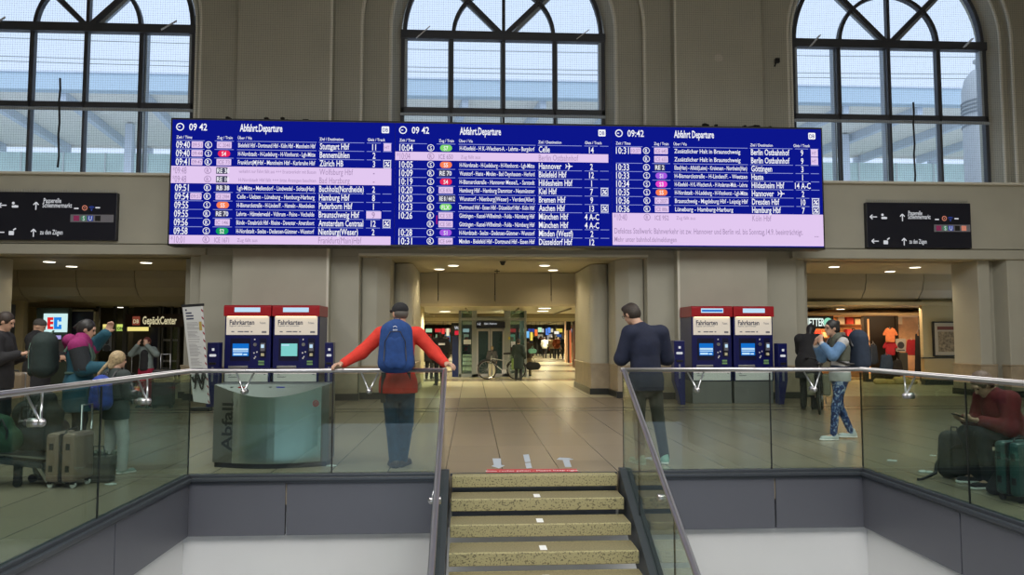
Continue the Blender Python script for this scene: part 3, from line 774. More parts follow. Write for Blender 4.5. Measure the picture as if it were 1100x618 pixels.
S1 = [  # time, delay, symbol, train, colour, via, destination, track, icon, cancelled
 ('09:40', '09:51', 'R', 'IC 2048', 'w', 'Bielefeld Hbf - Dortmund Hbf - Köln Hbf - Mannheim Hbf', 'Stuttgart Hbf', '11', 'w', 0),
 ('09:40', '09:44', 'S', 'S4', e_pink, 'H-Nordstadt - H-Ledeburg - H-Vinnhorst - Lgh-Mitte', 'Bennemühlen', '2', '', 0),
 ('09:41', '09:47', 'R', 'ICE 73', 'w', 'Frankfurt(M)Hbf - Mannheim Hbf - Karlsruhe Hbf', 'Zürich HB', '3', 'p', 0),
 ('09:48', '', 'R', 'RE 30', e_dk, 'verkehrt nur Fahrt fällt aus +++ Ersatzverkehr mit Bussen', 'Wolfsburg Hbf', '-', '', 1),
 ('09:48', '', 'R', 'RE 10', e_dk, 'H-Nordstadt Hbf fällt +++ bitte Anzeigen beachten', 'Bad Harzburg', '-', '', 1),
 ('09:51', '', 'R', 'RB 38', e_dk, 'Lgh-Mitte - Mellendorf - Lindwedel - Soltau(Han)', 'Buchholz(Nordheide)', '2', '', 0),
 ('09:54', '09:57', 'R', 'ICE 2984', 'w', 'Celle - Uelzen - Lüneburg - Hamburg-Harburg', 'Hamburg Hbf', '8', '', 0),
 ('09:55', '', 'S', 'S5', e_or, 'H-Bismarckstraße - H-Linden/F. - Hameln - Altenbeken', 'Paderborn Hbf', '1', '', 0),
 ('09:55', '', 'R', 'RE 70', e_dk, 'Lehrte - Hämelerwald - Vöhrum - Peine - Vechelde', 'Braunschweig Hbf', '9', 'h', 0),
 ('09:56', '', 'R', 'IC 146', 'w', 'Bünde - Osnabrück Hbf - Rheine - Deventer - Amersfoort', 'Amsterdam Centraal', '12', 'p', 0),
 ('09:58', '', 'S', 'S2', e_gn, 'H-Nordstadt - Seelze - Dedensen-Gümmer - Wunstorf', 'Nienburg(Weser)', '2', '', 0),
 ('10:01', '', 'R', 'ICE 1671', 'o', 'Zug fällt aus', 'Frankfurt(Main)Hbf', '', '', 1)]
S2 = [
 ('10:04', '', 'S', 'S7', e_lg, 'H-Kleefeld - H K.-Wiechert-A. - Lehrte - Burgdorf', 'Celle', '14', '', 0),
 ('10:04', '', 'R', 'ICE 650', 'o', 'Zug fällt aus', 'Berlin Ostbahnhof', '', '', 1),
 ('10:05', '', 'S', 'S5', e_or, 'H-Nordstadt - H-Ledeburg - H-Vinnhorst - Lgh-Mitte', 'Hannover +', '2', '', 0),
 ('10:09', '', 'R', 'RE 70', e_dk, 'Wunstorf - Haste - Minden - Bad Oeynhausen - Herford', 'Bielefeld Hbf', '12', '', 0),
 ('10:19', '', 'S', 'S4', e_pink, 'H-Bismarckstraße - Hannover Messe/L. - Sarstedt', 'Hildesheim Hbf', '1', '', 0),
 ('10:20', '', 'R', 'ICE 876', 'w', 'Hamburg Hbf - Hamburg Dammtor - Neumünster', 'Kiel Hbf', '7', 'p', 0),
 ('10:20', '', 'R', 'RE 8 / 4412', e_dk, 'Wunstorf - Nienburg(Weser) - Verden(Aller)', 'Bremen Hbf', '9', '', 0),
 ('10:23', '', 'R', 'FLX', e_lg, 'Dortmund Hbf - Essen Hbf - Düsseldorf Hbf - Köln Hbf', 'Aachen Hbf', '13', 'p', 0),
 ('10:26', '', 'R', 'ICE 535', 'w', 'Göttingen - Kassel-Wilhelmsh - Fulda - Nürnberg Hbf', 'München Hbf', '4 A-C', '', 0),
 ('', '', 'R', 'ICE 585', 'w', 'Göttingen - Kassel-Wilhelmsh - Fulda - Nürnberg Hbf', 'München Hbf', '4 A-C', '', 0),
 ('10:28', '', 'S', 'S1', e_vi, 'H-Nordstadt - Seelze - Dedensen-Gümmer - Wunstorf', 'Minden (Westf)', '2', '', 0),
 ('10:31', '', 'R', 'ICE 644', 'w', 'Minden - Bielefeld Hbf - Dortmund Hbf - Essen Hbf', 'Düsseldorf Hbf', '12', '', 0)]
S3 = [
 ('10:31', '10:37', 'R', 'ICE 645', 'w', 'Zusätzlicher Halt in Braunschweig', 'Berlin Ostbahnhof', '9', 'w', 0),
 ('', '', 'R', 'ICE 655', 'w', 'Zusätzlicher Halt in Braunschweig', 'Berlin Ostbahnhof', '9', 'w', 0),
 ('10:33', '', 'R', 'RE 2', e_dk, 'Elze(Han) - Alfeld(Leine) - Kreiensen - Northeim(Han)', 'Göttingen', '3', '', 0),
 ('10:33', '', 'S', 'S1', e_vi, 'H-Bismarckstraße - H-Linden/F. - Weetzen', 'Haste', '1', '', 0),
 ('10:34', '', 'S', 'S3', e_mg, 'H-Kleefeld - H K.-Wiechert-A. - H Anderten-Misb. - Lehrte', 'Hildesheim Hbf', '14 A-C', '', 0),
 ('10:35', '', 'S', 'S5', e_or, 'H-Nordstadt - H-Ledeburg - H-Vinnhorst - Lgh-Mitte', 'Hannover +', '2', '', 0),
 ('10:36', '', 'R', 'IC 2037', 'w', 'Braunschweig - Magdeburg Hbf - Leipzig Hbf', 'Dresden Hbf', '10', 'p', 0),
 ('10:36', '', 'R', 'ICE 886', 'w', 'Lüneburg - Hamburg-Harburg', 'Hamburg Hbf', '7', 'p', 0),
 ('10:40', '', 'R', 'ICE 952', 'o', 'Zug fällt aus', 'Köln Hbf', '', '', 1)]
HZ = bzt-bzb; PITCH = HZ*9.15/131.0
r0 = bzt-HZ*26.5/131.0                    # centre line of the first row
def plane(mb, x, z, k, Y):                # little aeroplane symbol
    P = [(-.5,.05),(-.4,-.02),(-.5,-.3),(-.42,-.3),(-.3,-.06),(0,-.07),(-.15,-.5),(-.05,-.5),(.18,-.07),(.45,-.06),(.52,0),(.45,.06),(.18,.07),(-.05,.5),(-.15,.5),(0,.07),(-.3,.06),(-.42,.3),(-.5,.3),(-.4,.02)]
    mb.add([(x+p[0]*k, Y, z+p[1]*k) for p in P], [tuple(range(len(P)))])
def screen(i, rows):
    W3 = BW/3; x0 = bx0+i*W3; u = lambda f: x0+f*W3
    Y = BY
    s = MB().box(x0+.004, x0+W3-.004, Y, Y+.03, bzb, bzt).build('display_screen', e_blue, bd, world=True)
    kids = {}
    def K_(m):
        if m.name not in kids: kids[m.name] = (MB(), m)
        return kids[m.name][0]
    wmb = K_(e_wh); lnb = K_(e_line)
    zc = lambda k: r0-k*PITCH
    Y1, Y2, Y3 = Y-.004, Y-.007, Y-.010
    # header
    hz = bzt-HZ*7.6/131
    ring(wmb, u(.035), hz, .085, .022, Y1); seg(wmb, u(.035)-.04, hz, u(.035)+.005, hz, .02, Y1)
    text(wmb, '09:42' if i == 2 else '09 42', u(.075), hz-.07, .21, Y1, bold=.015)
    text(wmb, 'Abfahrt Departure' if i == 2 else 'Abfahrt.Departure', u(.295 if i else .30), hz-.08, .23, Y1, bold=.02, width=W3*.19)
    rrect(wmb, u(.938), u(.972), hz-.075, hz+.075, Y1, .02); b = K_(e_blue); text(b, 'DB', u(.943), hz-.045, .12, Y2, bold=.01, width=W3*.024); 
    hz2 = bzt-HZ*18.6/131
    for f, t in ((.02, 'Zeit / Time'), (.20, 'Zug / Train'), (.292, 'Über / Via'), (.658, 'Ziel / Destination'), (.875 if i < 2 else .865, 'Gleis / Track')): text(wmb, t, u(f), hz2-.03, .09, Y1)
    cols = ((.02, .145), (.19, .275), (.29, .645), (.655, .86), (.872, .935), (.945, .985))
    n = len(rows)
    for k in range(n+1):
        if k == 0 or (k < n and not (rows[k][9] or rows[k-1][9]) and rows[k][0]):
            for a, c in cols: seg(lnb, u(a), zc(k)+PITCH*.47, u(c), zc(k)+PITCH*.47, .012, Y1)
    for k, (tm, dl, sy, tr, colr, via, dest, trk, ic, can) in enumerate(rows):
        z = zc(k); tb = wmb
        if can:
            z1 = z+PITCH*.5; z0 = z-PITCH*.5
            if i == 2: z0 = bzb+.02
            rrect(K_(e_lil), u(0.0)+.005, u(.985 if i < 2 else 1)-.005, z0, z1, Y1)
            tb = K_(e_grey)
        text(tb, ('*' if can else '')+tm, u(.02 if not can else .008), z-.075, .21, Y2, bold=.0 if can else .012, maxw=W3*.061)
        if dl: rrect(K_(e_lil), u(.088), u(.138), z-.07, z+.07, Y1, .015); text(K_(e_grey), dl, u(.092), z-.045, .12, Y2)
        ring(tb, u(.163), z, .075, .014, Y2); text(tb, sy, u(.163), z-.05, .13, Y2, bold=.01, align='c')
        if colr == 'w': rrect(K_(e_lil), u(.20), u(.265), z-.07, z+.07, Y1, .01); text(K_(e_grey), tr, u(.232), z-.045, .12, Y2, align='c', maxw=W3*.055)
        elif colr == 'o': ring(tb, u(.2), z, .001, .0005, Y2); text(tb, tr, u(.232), z-.06, .15, Y2, align='c', maxw=W3*.065)
        elif colr is e_dk: rrect(K_(e_dk), u(.20), u(.25 if len(tr) < 7 else .277), z-.07, z+.07, Y2, 0); text(wmb, tr, u(.204), z-.05, .14, Y3, bold=.015, maxw=W3*.07)
        else: rrect(K_(colr), u(.205), u(.26), z-.07, z+.07, Y1, .07); text(wmb, tr, u(.232), z-.05, .13, Y2, bold=.01, align='c')
        text(tb, via, u(.295 if not can else .3), z-.045, .135 if not can else .11, Y2, bold=.01 if not can else 0, maxw=W3*(.345 if via.count('-') > 2 or can else .345))
        if dest.endswith('+'):
            text(tb, dest[:-2], u(.66), z-.065, .19, Y2, bold=.015, maxw=W3*.14, cond=.66); plane(tb, u(.80), z, .16, Y2)
        else: text(tb, dest, u(.66), z-.065, .19, Y2, bold=.015 if not can else 0, maxw=W3*.2, cond=.62)
        if ic == 'h': rrect(K_(e_lil), u(.873), u(.94), z-PITCH*.42, z+PITCH*.42, Y1); text(K_(e_grey), trk, u(.905), z-.07, .19, Y2, align='c')
        elif trk: text(tb, trk, u(.905), z-.07, .19, Y2, bold=.015, align='c', cond=.68)
        if ic in ('w', 'p'):
            rrect(K_(e_lil) if ic == 'w' else wmb, u(.948), u(.982), z-.085, z+.085, Y1)
            q = K_(e_blue) if ic == 'p' else K_(e_grey)
            if ic == 'p':
                rrect(q, u(.951), u(.979), z-.07, z+.07, Y2); seg(wmb, u(.955), z-.05, u(.975), z+.05, .02, Y3); disc(wmb, u(.96), z+.03, .02, Y3); rrect(wmb, u(.965), u(.975), z-.05, z-.01, Y3)
            else: text(q, 'HT', u(.953), z-.04, .1, Y2, maxw=W3*.024)
    if i == 2:
        z = zc(9.42)
        text(K_(e_grey), 'Defektes Stellwerk: Bahnverkehr ist zw. Hannover und Berlin vsl. bis Sonntag,14.9. beeinträchtigt.', u(.01), z-.1, .18, Y2, bold=.004, maxw=W3*.89)
        text(K_(e_grey), 'Mehr unter bahnhof.de/meldungen', u(.01), z-.1-.18, .16, Y2, bold=.004, maxw=W3*.29)
        text(K_(e_grey), '...', u(.955), z-.15, .2, Y2)
    else: seg(K_(e_pink), u(.192), zc(8)-.0, u(.192), zc(9), .012, Y2) if i == 1 else None
    nm = {'board_blue': 'cut_out_mark', 'board_lilac': 'highlight_bar', 'board_white': 'lettering', 'board_line': 'row_rule', 'board_grey_text': 'grey_lettering'}
    for k_, (mb, m) in kids.items():
        if not mb.f: continue
        o = MB(); o.v, o.f = mb.v, mb.f
        q = o.build(nm.get(k_, 'line_badge'), m, None); q.parent = s
        q.data.transform(Matrix.Translation(-bd.location))
screen(0, S1); screen(1, S2); screen(2, S3)
# leaf litter caught on top of the board
rnd = random.Random(3)
m_leaf = mat('dry_leaf', (.02, .018, .012), .9)
for i, px in enumerate((247, 286, 306, 327, 545, 757, 767, 800, 805, 812, 826)):
    x = ax(px, 16.3, 130); mb = MB()
    for k in range(3): mb.ball((x+rnd.uniform(-.07, .07), 16.3+rnd.uniform(-.1, .1), bzt+.075+rnd.uniform(0, .04)), .035+rnd.random()*.03, 6, (1, 1, .6))
    tag(mb.build('dry_leaf_clump', m_leaf), 'small dark clump of dry leaves on top edge of the departure board', 'leaf clump', 'leaf clumps on the departure board')

# ------------------------------------------------------------------ blue direction signs on the lintels
m_sign = mat('sign_navy', srgb(13, 16, 36), .35); m_swh = emi('sign_white', (.72, .74, .78), .8); m_sgrey = mat('sign_grey', (.25, .25, .30), .4)
m_sr = emi('sign_dark_red', srgb(120, 45, 75), 1); m_sg = emi('sign_green', srgb(70, 120, 95), 1); m_sb = emi('sign_blue', srgb(50, 70, 150), 1); m_so = emi('sign_orange', srgb(190, 120, 100), 1)
def arrow(mb, x, z, k, Y, left):
    if left: seg(mb, x-k, z, x+k, z, k*.28, Y); seg(mb, x-k, z, x-k*.3, z+k*.6, k*.28, Y); seg(mb, x-k, z, x-k*.3, z-k*.6, k*.28, Y)
    else: seg(mb, x, z-k, x, z+k, k*.28, Y); seg(mb, x, z+k, x-k*.65, z+k*.3, k*.28, Y); seg(mb, x, z+k, x+k*.65, z+k*.3, k*.28, Y)
def dsign(label, pxs, pys, P):
    Y = 16.9; x0, x1 = ax(pxs[0], Y, 235), ax(pxs[1], Y, 235); zt, zb = at(sum(pxs)/2, pys[0], Y)[2], at(sum(pxs)/2, pys[1], Y)[2]
    t = thing('direction_sign', label, 'sign', ((x0+x1)/2, 17.0, zb))
    pan = MB().box(x0, x1, Y, 17.03, zb, zt).build('panel', m_sign, t, world=True, bevel=.008)
    sp_ = MB(); n = int((x1-x0)/.055)
    for i in range(n): x = x0+.02+i*.055; sp_.bar((x, Y+.06, zt), (x+.01, Y+.04, zt+.075), .008, .008)
    sp_.build('bird_spikes', m_steel, t, world=True)
    cx = lambda px: ax(px, Y-.01, 235); cz = lambda py: at(sum(pxs)/2, py, Y-.01)[2]
    Y1, Y2 = Y-.008, Y-.012
    wmb = MB()
    for (px, py, lf) in P['arrows']: arrow(wmb, cx(px), cz(py), .085, Y1, lf)
    for s_, px, py, wd in P['texts']: text(wmb, s_, cx(px), cz(py)-.04, .15, Y1, width=wd*Y/800)
    for px, py in P['icons']: disc(wmb, cx(px)-.03, cz(py)+.05, .03, Y1); rrect(wmb, cx(px)-.06, cx(px)+.08, cz(py)-.05, cz(py), Y1, .02); seg(wmb, cx(px), cz(py), cx(px)+.08, cz(py)-.02, .02, Y1)
    for px, py in P['bags']: rrect(wmb, cx(px)-.06, cx(px)+.05, cz(py)-.06, cz(py)+.03, Y1, .01); seg(wmb, cx(px)+.03, cz(py)+.05, cx(px)+.09, cz(py)+.09, .03, Y1)
    for px, py in P['small']: rrect(wmb, cx(px)-.06, cx(px)+.04, cz(py)-.03, cz(py)+.0, Y1, .01)
    wmb.build('lettering', m_swh, t, world=True)
    gx0, gx1 = P['bar']; gb = MB(); rrect(gb, cx(gx0), cx(gx1), cz(P['bary'])-.085, cz(P['bary'])+.085, Y1); gb.build('line_strip', m_sgrey, t, world=True)
    for px, m_, ch in P['badges']:
        q = MB(); (rrect(q, cx(px)-.06, cx(px)+.06, cz(P['bary'])-.06, cz(P['bary'])+.06, Y2, .0) if ch != 'S' else disc(q, cx(px), cz(P['bary']), .065, Y2))
        q.build('badge', m_, t, world=True)
        if ch: q = MB(); text(q, ch, cx(px), cz(P['bary'])-.05, .14, Y2-.003, align='c', bold=.01); q.build('badge_letter', m_swh, t, world=True)
    px, py = P['round']; q = MB(); ring(q, cx(px), cz(py), .06, .02, Y1); disc(q, cx(px), cz(py), .015, Y1); q.build('round_icon', m_so, t, world=True)
    px, py = P['wifi']; q = MB(); disc(q, cx(px), cz(py)-.05, .015, Y1)
    for r_ in (.03, .06): 
        for a in range(40, 140, 20): seg(q, cx(px)+r_*1.2*math.cos(R(a)), cz(py)-.04+r_*1.2*math.sin(R(a)), cx(px)+r_*1.2*math.cos(R(a+20)), cz(py)-.04+r_*1.2*math.sin(R(a+20)), .015, Y1)
    q.build('wifi_icon', m_sb, t, world=True)
dsign('dark navy direction sign above the left portal reading zu den Zügen', (-22, 125), (206.5, 258),
      dict(arrows=[(2, 221, 1), (1, 250, 1), (38, 221.5, 0), (36.5, 250.5, 0)], texts=[('Passerelle', 46, 216, 18), ('Schlemmermarkt', 45, 221, 30), ('zu den Zügen', 43.5, 250, 23)],
           icons=[(15, 221)], bags=[(13, 250)], small=[(82, 223), (105, 222)], bar=(75.5, 122), bary=234.3, badges=[(82, m_sr, ''), (90, m_sg, 'S'), (97, m_sb, 'U'), (105, m_black, ''), (113, m_sgrey, '')], round=(90.5, 223), wifi=(98, 223)))
dsign('dark navy direction sign above the right portal reading zu den Zügen', (931, 1043), (218, 266.5),
      dict(arrows=[(938.5, 233.5, 1), (939.5, 259.5, 1), (969.5, 234, 0), (970.5, 260, 0)], texts=[('Passerelle', 976, 229.5, 16), ('Schlemmermarkt', 975.5, 233.5, 26), ('zu den Zügen', 976, 260, 20)],
           icons=[(949.5, 233.5)], bags=[(951, 260)], small=[(1007, 235), (1028, 234)], bar=(1003, 1042), bary=245, badges=[(1008, m_sr, ''), (1015, m_sg, 'S'), (1021, m_sb, 'U'), (1028, m_black, ''), (1035, m_so, '')], round=(1014.5, 234.5), wifi=(1021, 234.5)))

# ------------------------------------------------------------------ ticket machines
m_navy = mat('machine_navy', srgb(15, 22, 92), .3, coat=.3); m_navyd = mat('machine_navy_recess', srgb(9, 12, 52), .35); m_red = mat('machine_red', srgb(176, 18, 34), .35, coat=.2)
m_pan = mat('machine_white_panel', (.66, .60, .52), .45, emit=.42); m_mgrey = mat('machine_grey_base', (.25, .25, .25), .35, .4); m_lamp = emi('panel_lamp', (1, .78, .42), 2.6)
e_disp = emi('machine_display', srgb(190, 222, 245), 1); e_s1 = emi('machine_screen_blue', srgb(20, 110, 200), 1); e_s2 = emi('machine_screen_teal', srgb(125, 205, 200), 1); e_s1b = emi('machine_screen_pale', srgb(190, 225, 245), 1)
m_ptext = mat('print_dark', (.03, .035, .09), .6); m_ptextg = mat('print_grey', (.25, .25, .28), .6)
m_keys = mat('keypad_green', srgb(130, 175, 120), .5)
MYF = 15.82
def machine(x0, x1, label, kind):
    W = x1-x0; t = thing('ticket_machine', label, 'ticket machine', (x0+W/2, MYF+.4, 0), 0, 'ticket machines')
    w = lambda f: -W/2+f*W; F = -.40; B = .45
    MB().box(w(.02), w(.98), F+.03, B, 0, .50).build('base', m_mgrey, t, bevel=.01)
    MB().box(w(.0)+.01, w(1)-.01, F, B, .48, 1.86).box(w(.06), w(.94), F+.02, B, 1.8, 1.9).build('body', m_navy, t, bevel=.02)
    top = MB().prismx([(F-.06, 1.86), (F-.06, 2.06), (F-.03, 2.09), (B, 2.09), (B, 1.86)], w(0), w(1)).build('red_canopy', m_red, t, bevel=.01)
    MB().box(w(.23), w(.77), F-.066, F-.05, 1.945, 2.04).build('top_display', e_disp, top)
    if kind == 'tr': MB().box(w(.25), w(.75), F-.068, F-.06, 1.97, 2.01).build('display_text', e_s1, top)
    p = MB().box(w(.05), w(.95), F-.02, F, 1.47, 1.86).build('white_panel', m_pan, t, bevel=.004)
    MB().box(w(.08), w(.92), F-.05, F-.025, 1.845, 1.862).build('panel_lamp', m_lamp, t)
    q = MB(); text(q, 'Fahrkarten', w(.12), 1.685, .14, F-.024, bold=.02, width=W*.52); q.build('lettering', m_ptext, p)
    q = MB(); text(q, 'Tickets', w(.75), 1.70, .06, F-.024, width=W*.13); text(q, 'Regional- und Fernverkehr', w(.12), 1.645, .04, F-.024, width=W*.45)
    for i, wd in enumerate((.06, .12, .1, .04)): rrect(q, w(.16+i*.135), w(.16+i*.135+wd), 1.525, 1.55, F-.024)
    rrect(q, w(.80), w(.9), 1.51, 1.55, F-.024); q.build('small_print', m_ptextg, p)
    r = MB().box(w(.14), w(.56), F-.004, F+.0, .93, 1.40).build('screen_recess', m_navyd, t)
    s_ = MB().box(w(.19), w(.53), F-.012, F-.004, 1.03, 1.29).build('screen', {'teal': e_s2}.get(kind, e_s1), r)
    q = MB()
    if kind != 'teal':
        rrect(q, w(.20), w(.52), 1.15, 1.19, F-.014); rrect(q, w(.20), w(.52), 1.115, 1.135, F-.014); rrect(q, w(.21), w(.40), 1.05, 1.09, F-.014); rrect(q, w(.42), w(.5), 1.05, 1.08, F-.014)
    else: rrect(q, w(.2), w(.36), 1.245, 1.27, F-.014)
    q.build('screen_content', e_s1b, s_)
    MB().cyl((w(.66), F-.02, 1.27), (w(.66), F+.01, 1.27), .035).build('coin_slot', m_steel, t)
    cr_ = MB().box(w(.755), w(.90), F-.005, F, 1.0, 1.40).build('card_recess', m_navyd, t)
    MB().box(w(.785), w(.88), F-.06, F, 1.13, 1.30).build('card_reader', mat('reader_grey', (.18, .18, .22), .4), cr_, bevel=.01)
    MB().box(w(.80), w(.865), F-.063, F-.06, 1.2, 1.27).build('reader_display', e_disp, cr_)
    MB().box(w(.80), w(.86), F-.05, F, 1.03, 1.09).build('contact_pad', mat('yellow_pad', (.75, .7, .45), .5), cr_)
    kp = MB()
    for i in range(2): kp.box(w(.74), w(.86), F-.02, F, .90-i*.055, .935-i*.055)
    kp.build('keypad', m_keys, t)
    bt = MB()
    for x, z in ((.64, 1.36), (.63, 1.08), (.66, 1.0), (.64, .97), (.69, 1.1)): bt.box(w(x), w(x+.025), F-.012, F, z, z+.03)
    bt.build('buttons', m_whitep, t)
    MB().box(w(.11), w(.52), F-.03, F, .72, .83).build('ticket_tray', m_mgrey, t, bevel=.01)
    tr_ = MB().box(w(.04), w(.94), F-.012, F, .50, .70).build('lower_panel', m_whitep, t)
    q = MB(); text(q, 'Info', w(.12), .63, .05, F-.015, bold=.02); rrect(q, w(.12), w(.3), .59, .605, F-.015); rrect(q, w(.86), w(.9), .64, .66, F-.015); q.build('print', m_ptextg, tr_)
    return t
ml = [ax(240.5, MYF, 365), ax(292, MYF, 365), ax(343.5, MYF, 365)]; mr = [ax(742.5, MYF, 365), ax(787, MYF, 365), ax(831, MYF, 365)]
machine(ml[0], ml[1]-.01, 'blue ticket machine with red top, left one of the pair behind the steel bin', 'l')
machine(ml[1]+.01, ml[2], 'blue ticket machine with pale teal screen, nearest to the person in red jacket', 'teal')
machine(mr[0], mr[1]-.01, 'blue ticket machine right of the person in navy blazer, left one of its pair', 'tr')
machine(mr[1]+.01, mr[2], 'blue ticket machine nearest to the black-clad cyclist, right one of its pair', 'r')
def validator(px0, px1, Y, label, kink=0, top=368):
    x0, x1 = ax(px0, Y, 390), ax(px1, Y, 390); zt = at(px0, top, Y)[2]; W = x1-x0
    t = thing('ticket_validator', label, 'ticket validator', ((x0+x1)/2, Y+.1, 0), 0, 'ticket validators')
    if kink: pts = [(-W/2, .5), (-W/2, zt), (W/2, zt), (W/2, 0), (W/2-.1, 0), (W/2-.14, .22)] if kink > 0 else [(W/2, .5), (W/2, zt), (-W/2, zt), (-W/2, 0), (-W/2+.1, 0), (-W/2+.14, .22)]
    else: pts = [(-W/2, 0), (-W/2, zt), (W/2, zt), (W/2, 0)]
    recalc(MB().prism(pts, -.12, .12).build('body', m_navy, t, bevel=.01))
    q = MB(); rrect(q, -.02, .03, zt-.17, zt-.12, -.124); rrect(q, -W*.3, W*.3, zt-.29, zt-.24, -.124, .02); q.build('label_plate', m_swh, t)
    MB().box(-W*.3, W*.3, -.15, -.12, zt-.45, zt-.41).build('ticket_slot', m_black, t, bevel=.004)
    MB().box(-.02, .02, -.128, -.12, zt-.8, zt-.5).build('instruction_strip', m_ptextg, t)
validator(222.5, 235, 15.6, 'dark blue ticket validator post beside the leaning information banner', 0, 368)
validator(349, 358, 15.6, 'dark blue ticket validator post close to the hand of the person in red', 0, 368)
validator(724, 735.5, 15.6, 'dark blue ticket validator post between navy blazer person and the machines', 1, 366)
validator(836, 845.5, 15.6, 'dark blue ticket validator post right of the right machine pair', -1, 369)

# ------------------------------------------------------------------ leaning information banner
m_ban = mat('banner_white', (.60, .62, .62), .6)
BYY = 14.8
t = thing('information_banner', 'tall white roll-up notice banner with red striped edge, tilted to one side', 'banner', (ax(211, BYY, 432), BYY, 0))
A = [at(196, 329, BYY), at(218, 327.5, BYY), at(225.5, 434, BYY), at(208, 431.5, BYY)]
def quadbox(mb, P, th): mb.add([(p[0], p[1]-th/2, p[2]) for p in P]+[(p[0], p[1]+th/2, p[2]) for p in P], [(0,1,2,3),(7,6,5,4),(0,4,5,1),(1,5,6,2),(2,6,7,3),(3,7,4,0)])
mb = MB(); quadbox(mb, A, .02); recalc(mb.build('banner_sheet', m_ban, t, world=True))
MB().bar((A[0][0]-.02, BYY, A[0][2]), (A[1][0]+.02, BYY, A[1][2]), .03, .05).build('top_rail', m_dark, t, world=True)
MB().bar((A[3][0]-.03, BYY, .04), (A[2][0]+.03, BYY, .04), .16, .07).build('foot', m_dark, t, world=True, bevel=.01)
def bp(u, v): # u across 0-1, v down 0-1
    a = Vector(A[0])*(1-u)+Vector(A[1])*u; b = Vector(A[3])*(1-u)+Vector(A[2])*u; return a*(1-v)+b*v
def bquad(mb, u0, u1, v0, v1, dy=-.013): mb.add([tuple(bp(u, v)+Vector((0, dy, 0))) for u, v in ((u0, v0), (u0, v1), (u1, v1), (u1, v0))], [(0,1,2,3)])
q = MB()
for i in range(3): bquad(q, .13, .5-.08*(i == 0), .07+i*.03, .085+i*.03)
bquad(q, .12, .2, .035, .055); q.build('heading', m_ptext, t, world=True)
q = MB(); v = .175
rr = random.Random(5)
while v < .80:
    bquad(q, .12, .5+rr.random()*.28, v, v+.006); v += .0135
    if rr.random() < .16: v += .012
q.build('text_lines', mat('print_mid_grey', (.34, .34, .36), .7), t, world=True)
q = MB(); bquad(q, .74, .88, .17, .26); q.build('yellow_emblem', mat('emblem_yellow', (.45, .33, .08), .6), t, world=True)
for i in range(26):
    q = MB(); v = i/26; q.add([tuple(bp(u_, v_)+Vector((0, -.014, 0))) for u_, v_ in ((.9, v), (.9, v+.02), (1.0, v+.04), (1.0, v+.02))], [(0,1,2,3)])
    q.build('stripe', mat('stripe_red', (.30, .03, .05), .6) if i % 2 else mat('stripe_white', (.7, .7, .7), .6), t, world=True)
q = MB()
q.tube([tuple(bp(.15+.75*k/14, .74+.06*math.sin(k*.9))+Vector((0, -.05, 0))) for k in range(15)], .02, 6)
q.tube([tuple(bp(.2+.7*k/14, .80+.06*math.cos(k*.7))+Vector((0, -.06, 0))) for k in range(15)], .015, 6)
q.build('hanging_straps', m_black, t, world=True, smooth=True)

# ------------------------------------------------------------------ steel waste bin
m_bin = mat('bin_steel', (.50, .56, .55), .22, .9, bump=(3, .02)); m_bind = mat('bin_dark_side', (.16, .155, .14), .4, .4); m_bint = mat('bin_top', (.16, .165, .165), .4, .6)
xl, xr = gr(229, 503)[0], gr(353, 503)[0]; W = xr-xl
t = thing('waste_bin', 'wide stainless steel waste bin with bowed front reading Abfall', 'waste bin', ((xl+xr)/2-.03, 8.66, 0))
zb2 = .91
plan = [(-W/2, .22), (-W/2, -.14)]+[(-W/2+.0+W*k/16, -.14-.16*math.sin(PI*k/16)) for k in range(1, 16)]+[(W/2, -.14), (W/2, .22)]
bulge = lambda k: .135*math.sin(PI*max(0, min(16, k))/16)
side = MB()
n = len(plan); vs = [(p[0], p[1], .055) for p in plan]; tops = []
for i, p in enumerate(plan): k = i-1; tops.append((p[0], p[1], zb2-(bulge(k) if 1 <= i <= 17 else 0)))
nd = 4                                     # the dark left wing takes the first facets
def wall(i0, i1, name, m, label=None):
    mb = MB()
    for i in range(i0, i1): mb.quad(vs[i], vs[i+1], tops[i+1], tops[i])
    return smooth_angle(mb.build(name, m, t, label=label), 30)
wall(0, nd, 'side_panel', m_bind, 'dark panel lettered Abfall'); wall(nd, 16, 'front_panel', m_bin); wall(16, n-1, 'side_panel', m_bind)
MB().quad(vs[0], tops[0], tops[-1], vs[-1]).build('back_panel', m_bind, t)
MB().add(tops, [tuple(range(n))]).build('top_panel', m_bint, t)
MB().prismz([(p[0]*.97, p[1]*.93) for p in plan], .0, .06).build('plinth', m_black, t)
for x, m_, nm in ((-.36, m_red, 'red_label'), (.06, mat('label_blue', (.03, .04, .4), .4), 'blue_label')):
    y = -.15; zt = zb2-.035; q = MB().ball((x-.07, y, zt+.0), .035, 8, (1, 1, .4)); q.build('waste_opening', m_black, t)
    q = MB(); q.bar((x, y, zt), (x+.09, y, zt), .07, .02); q.build(nm, m_, t)
q = MB(); vs_, fs_ = text_geo('Abfall', .02)
wt = max(v[0] for v in vs_); k = .52/wt; 
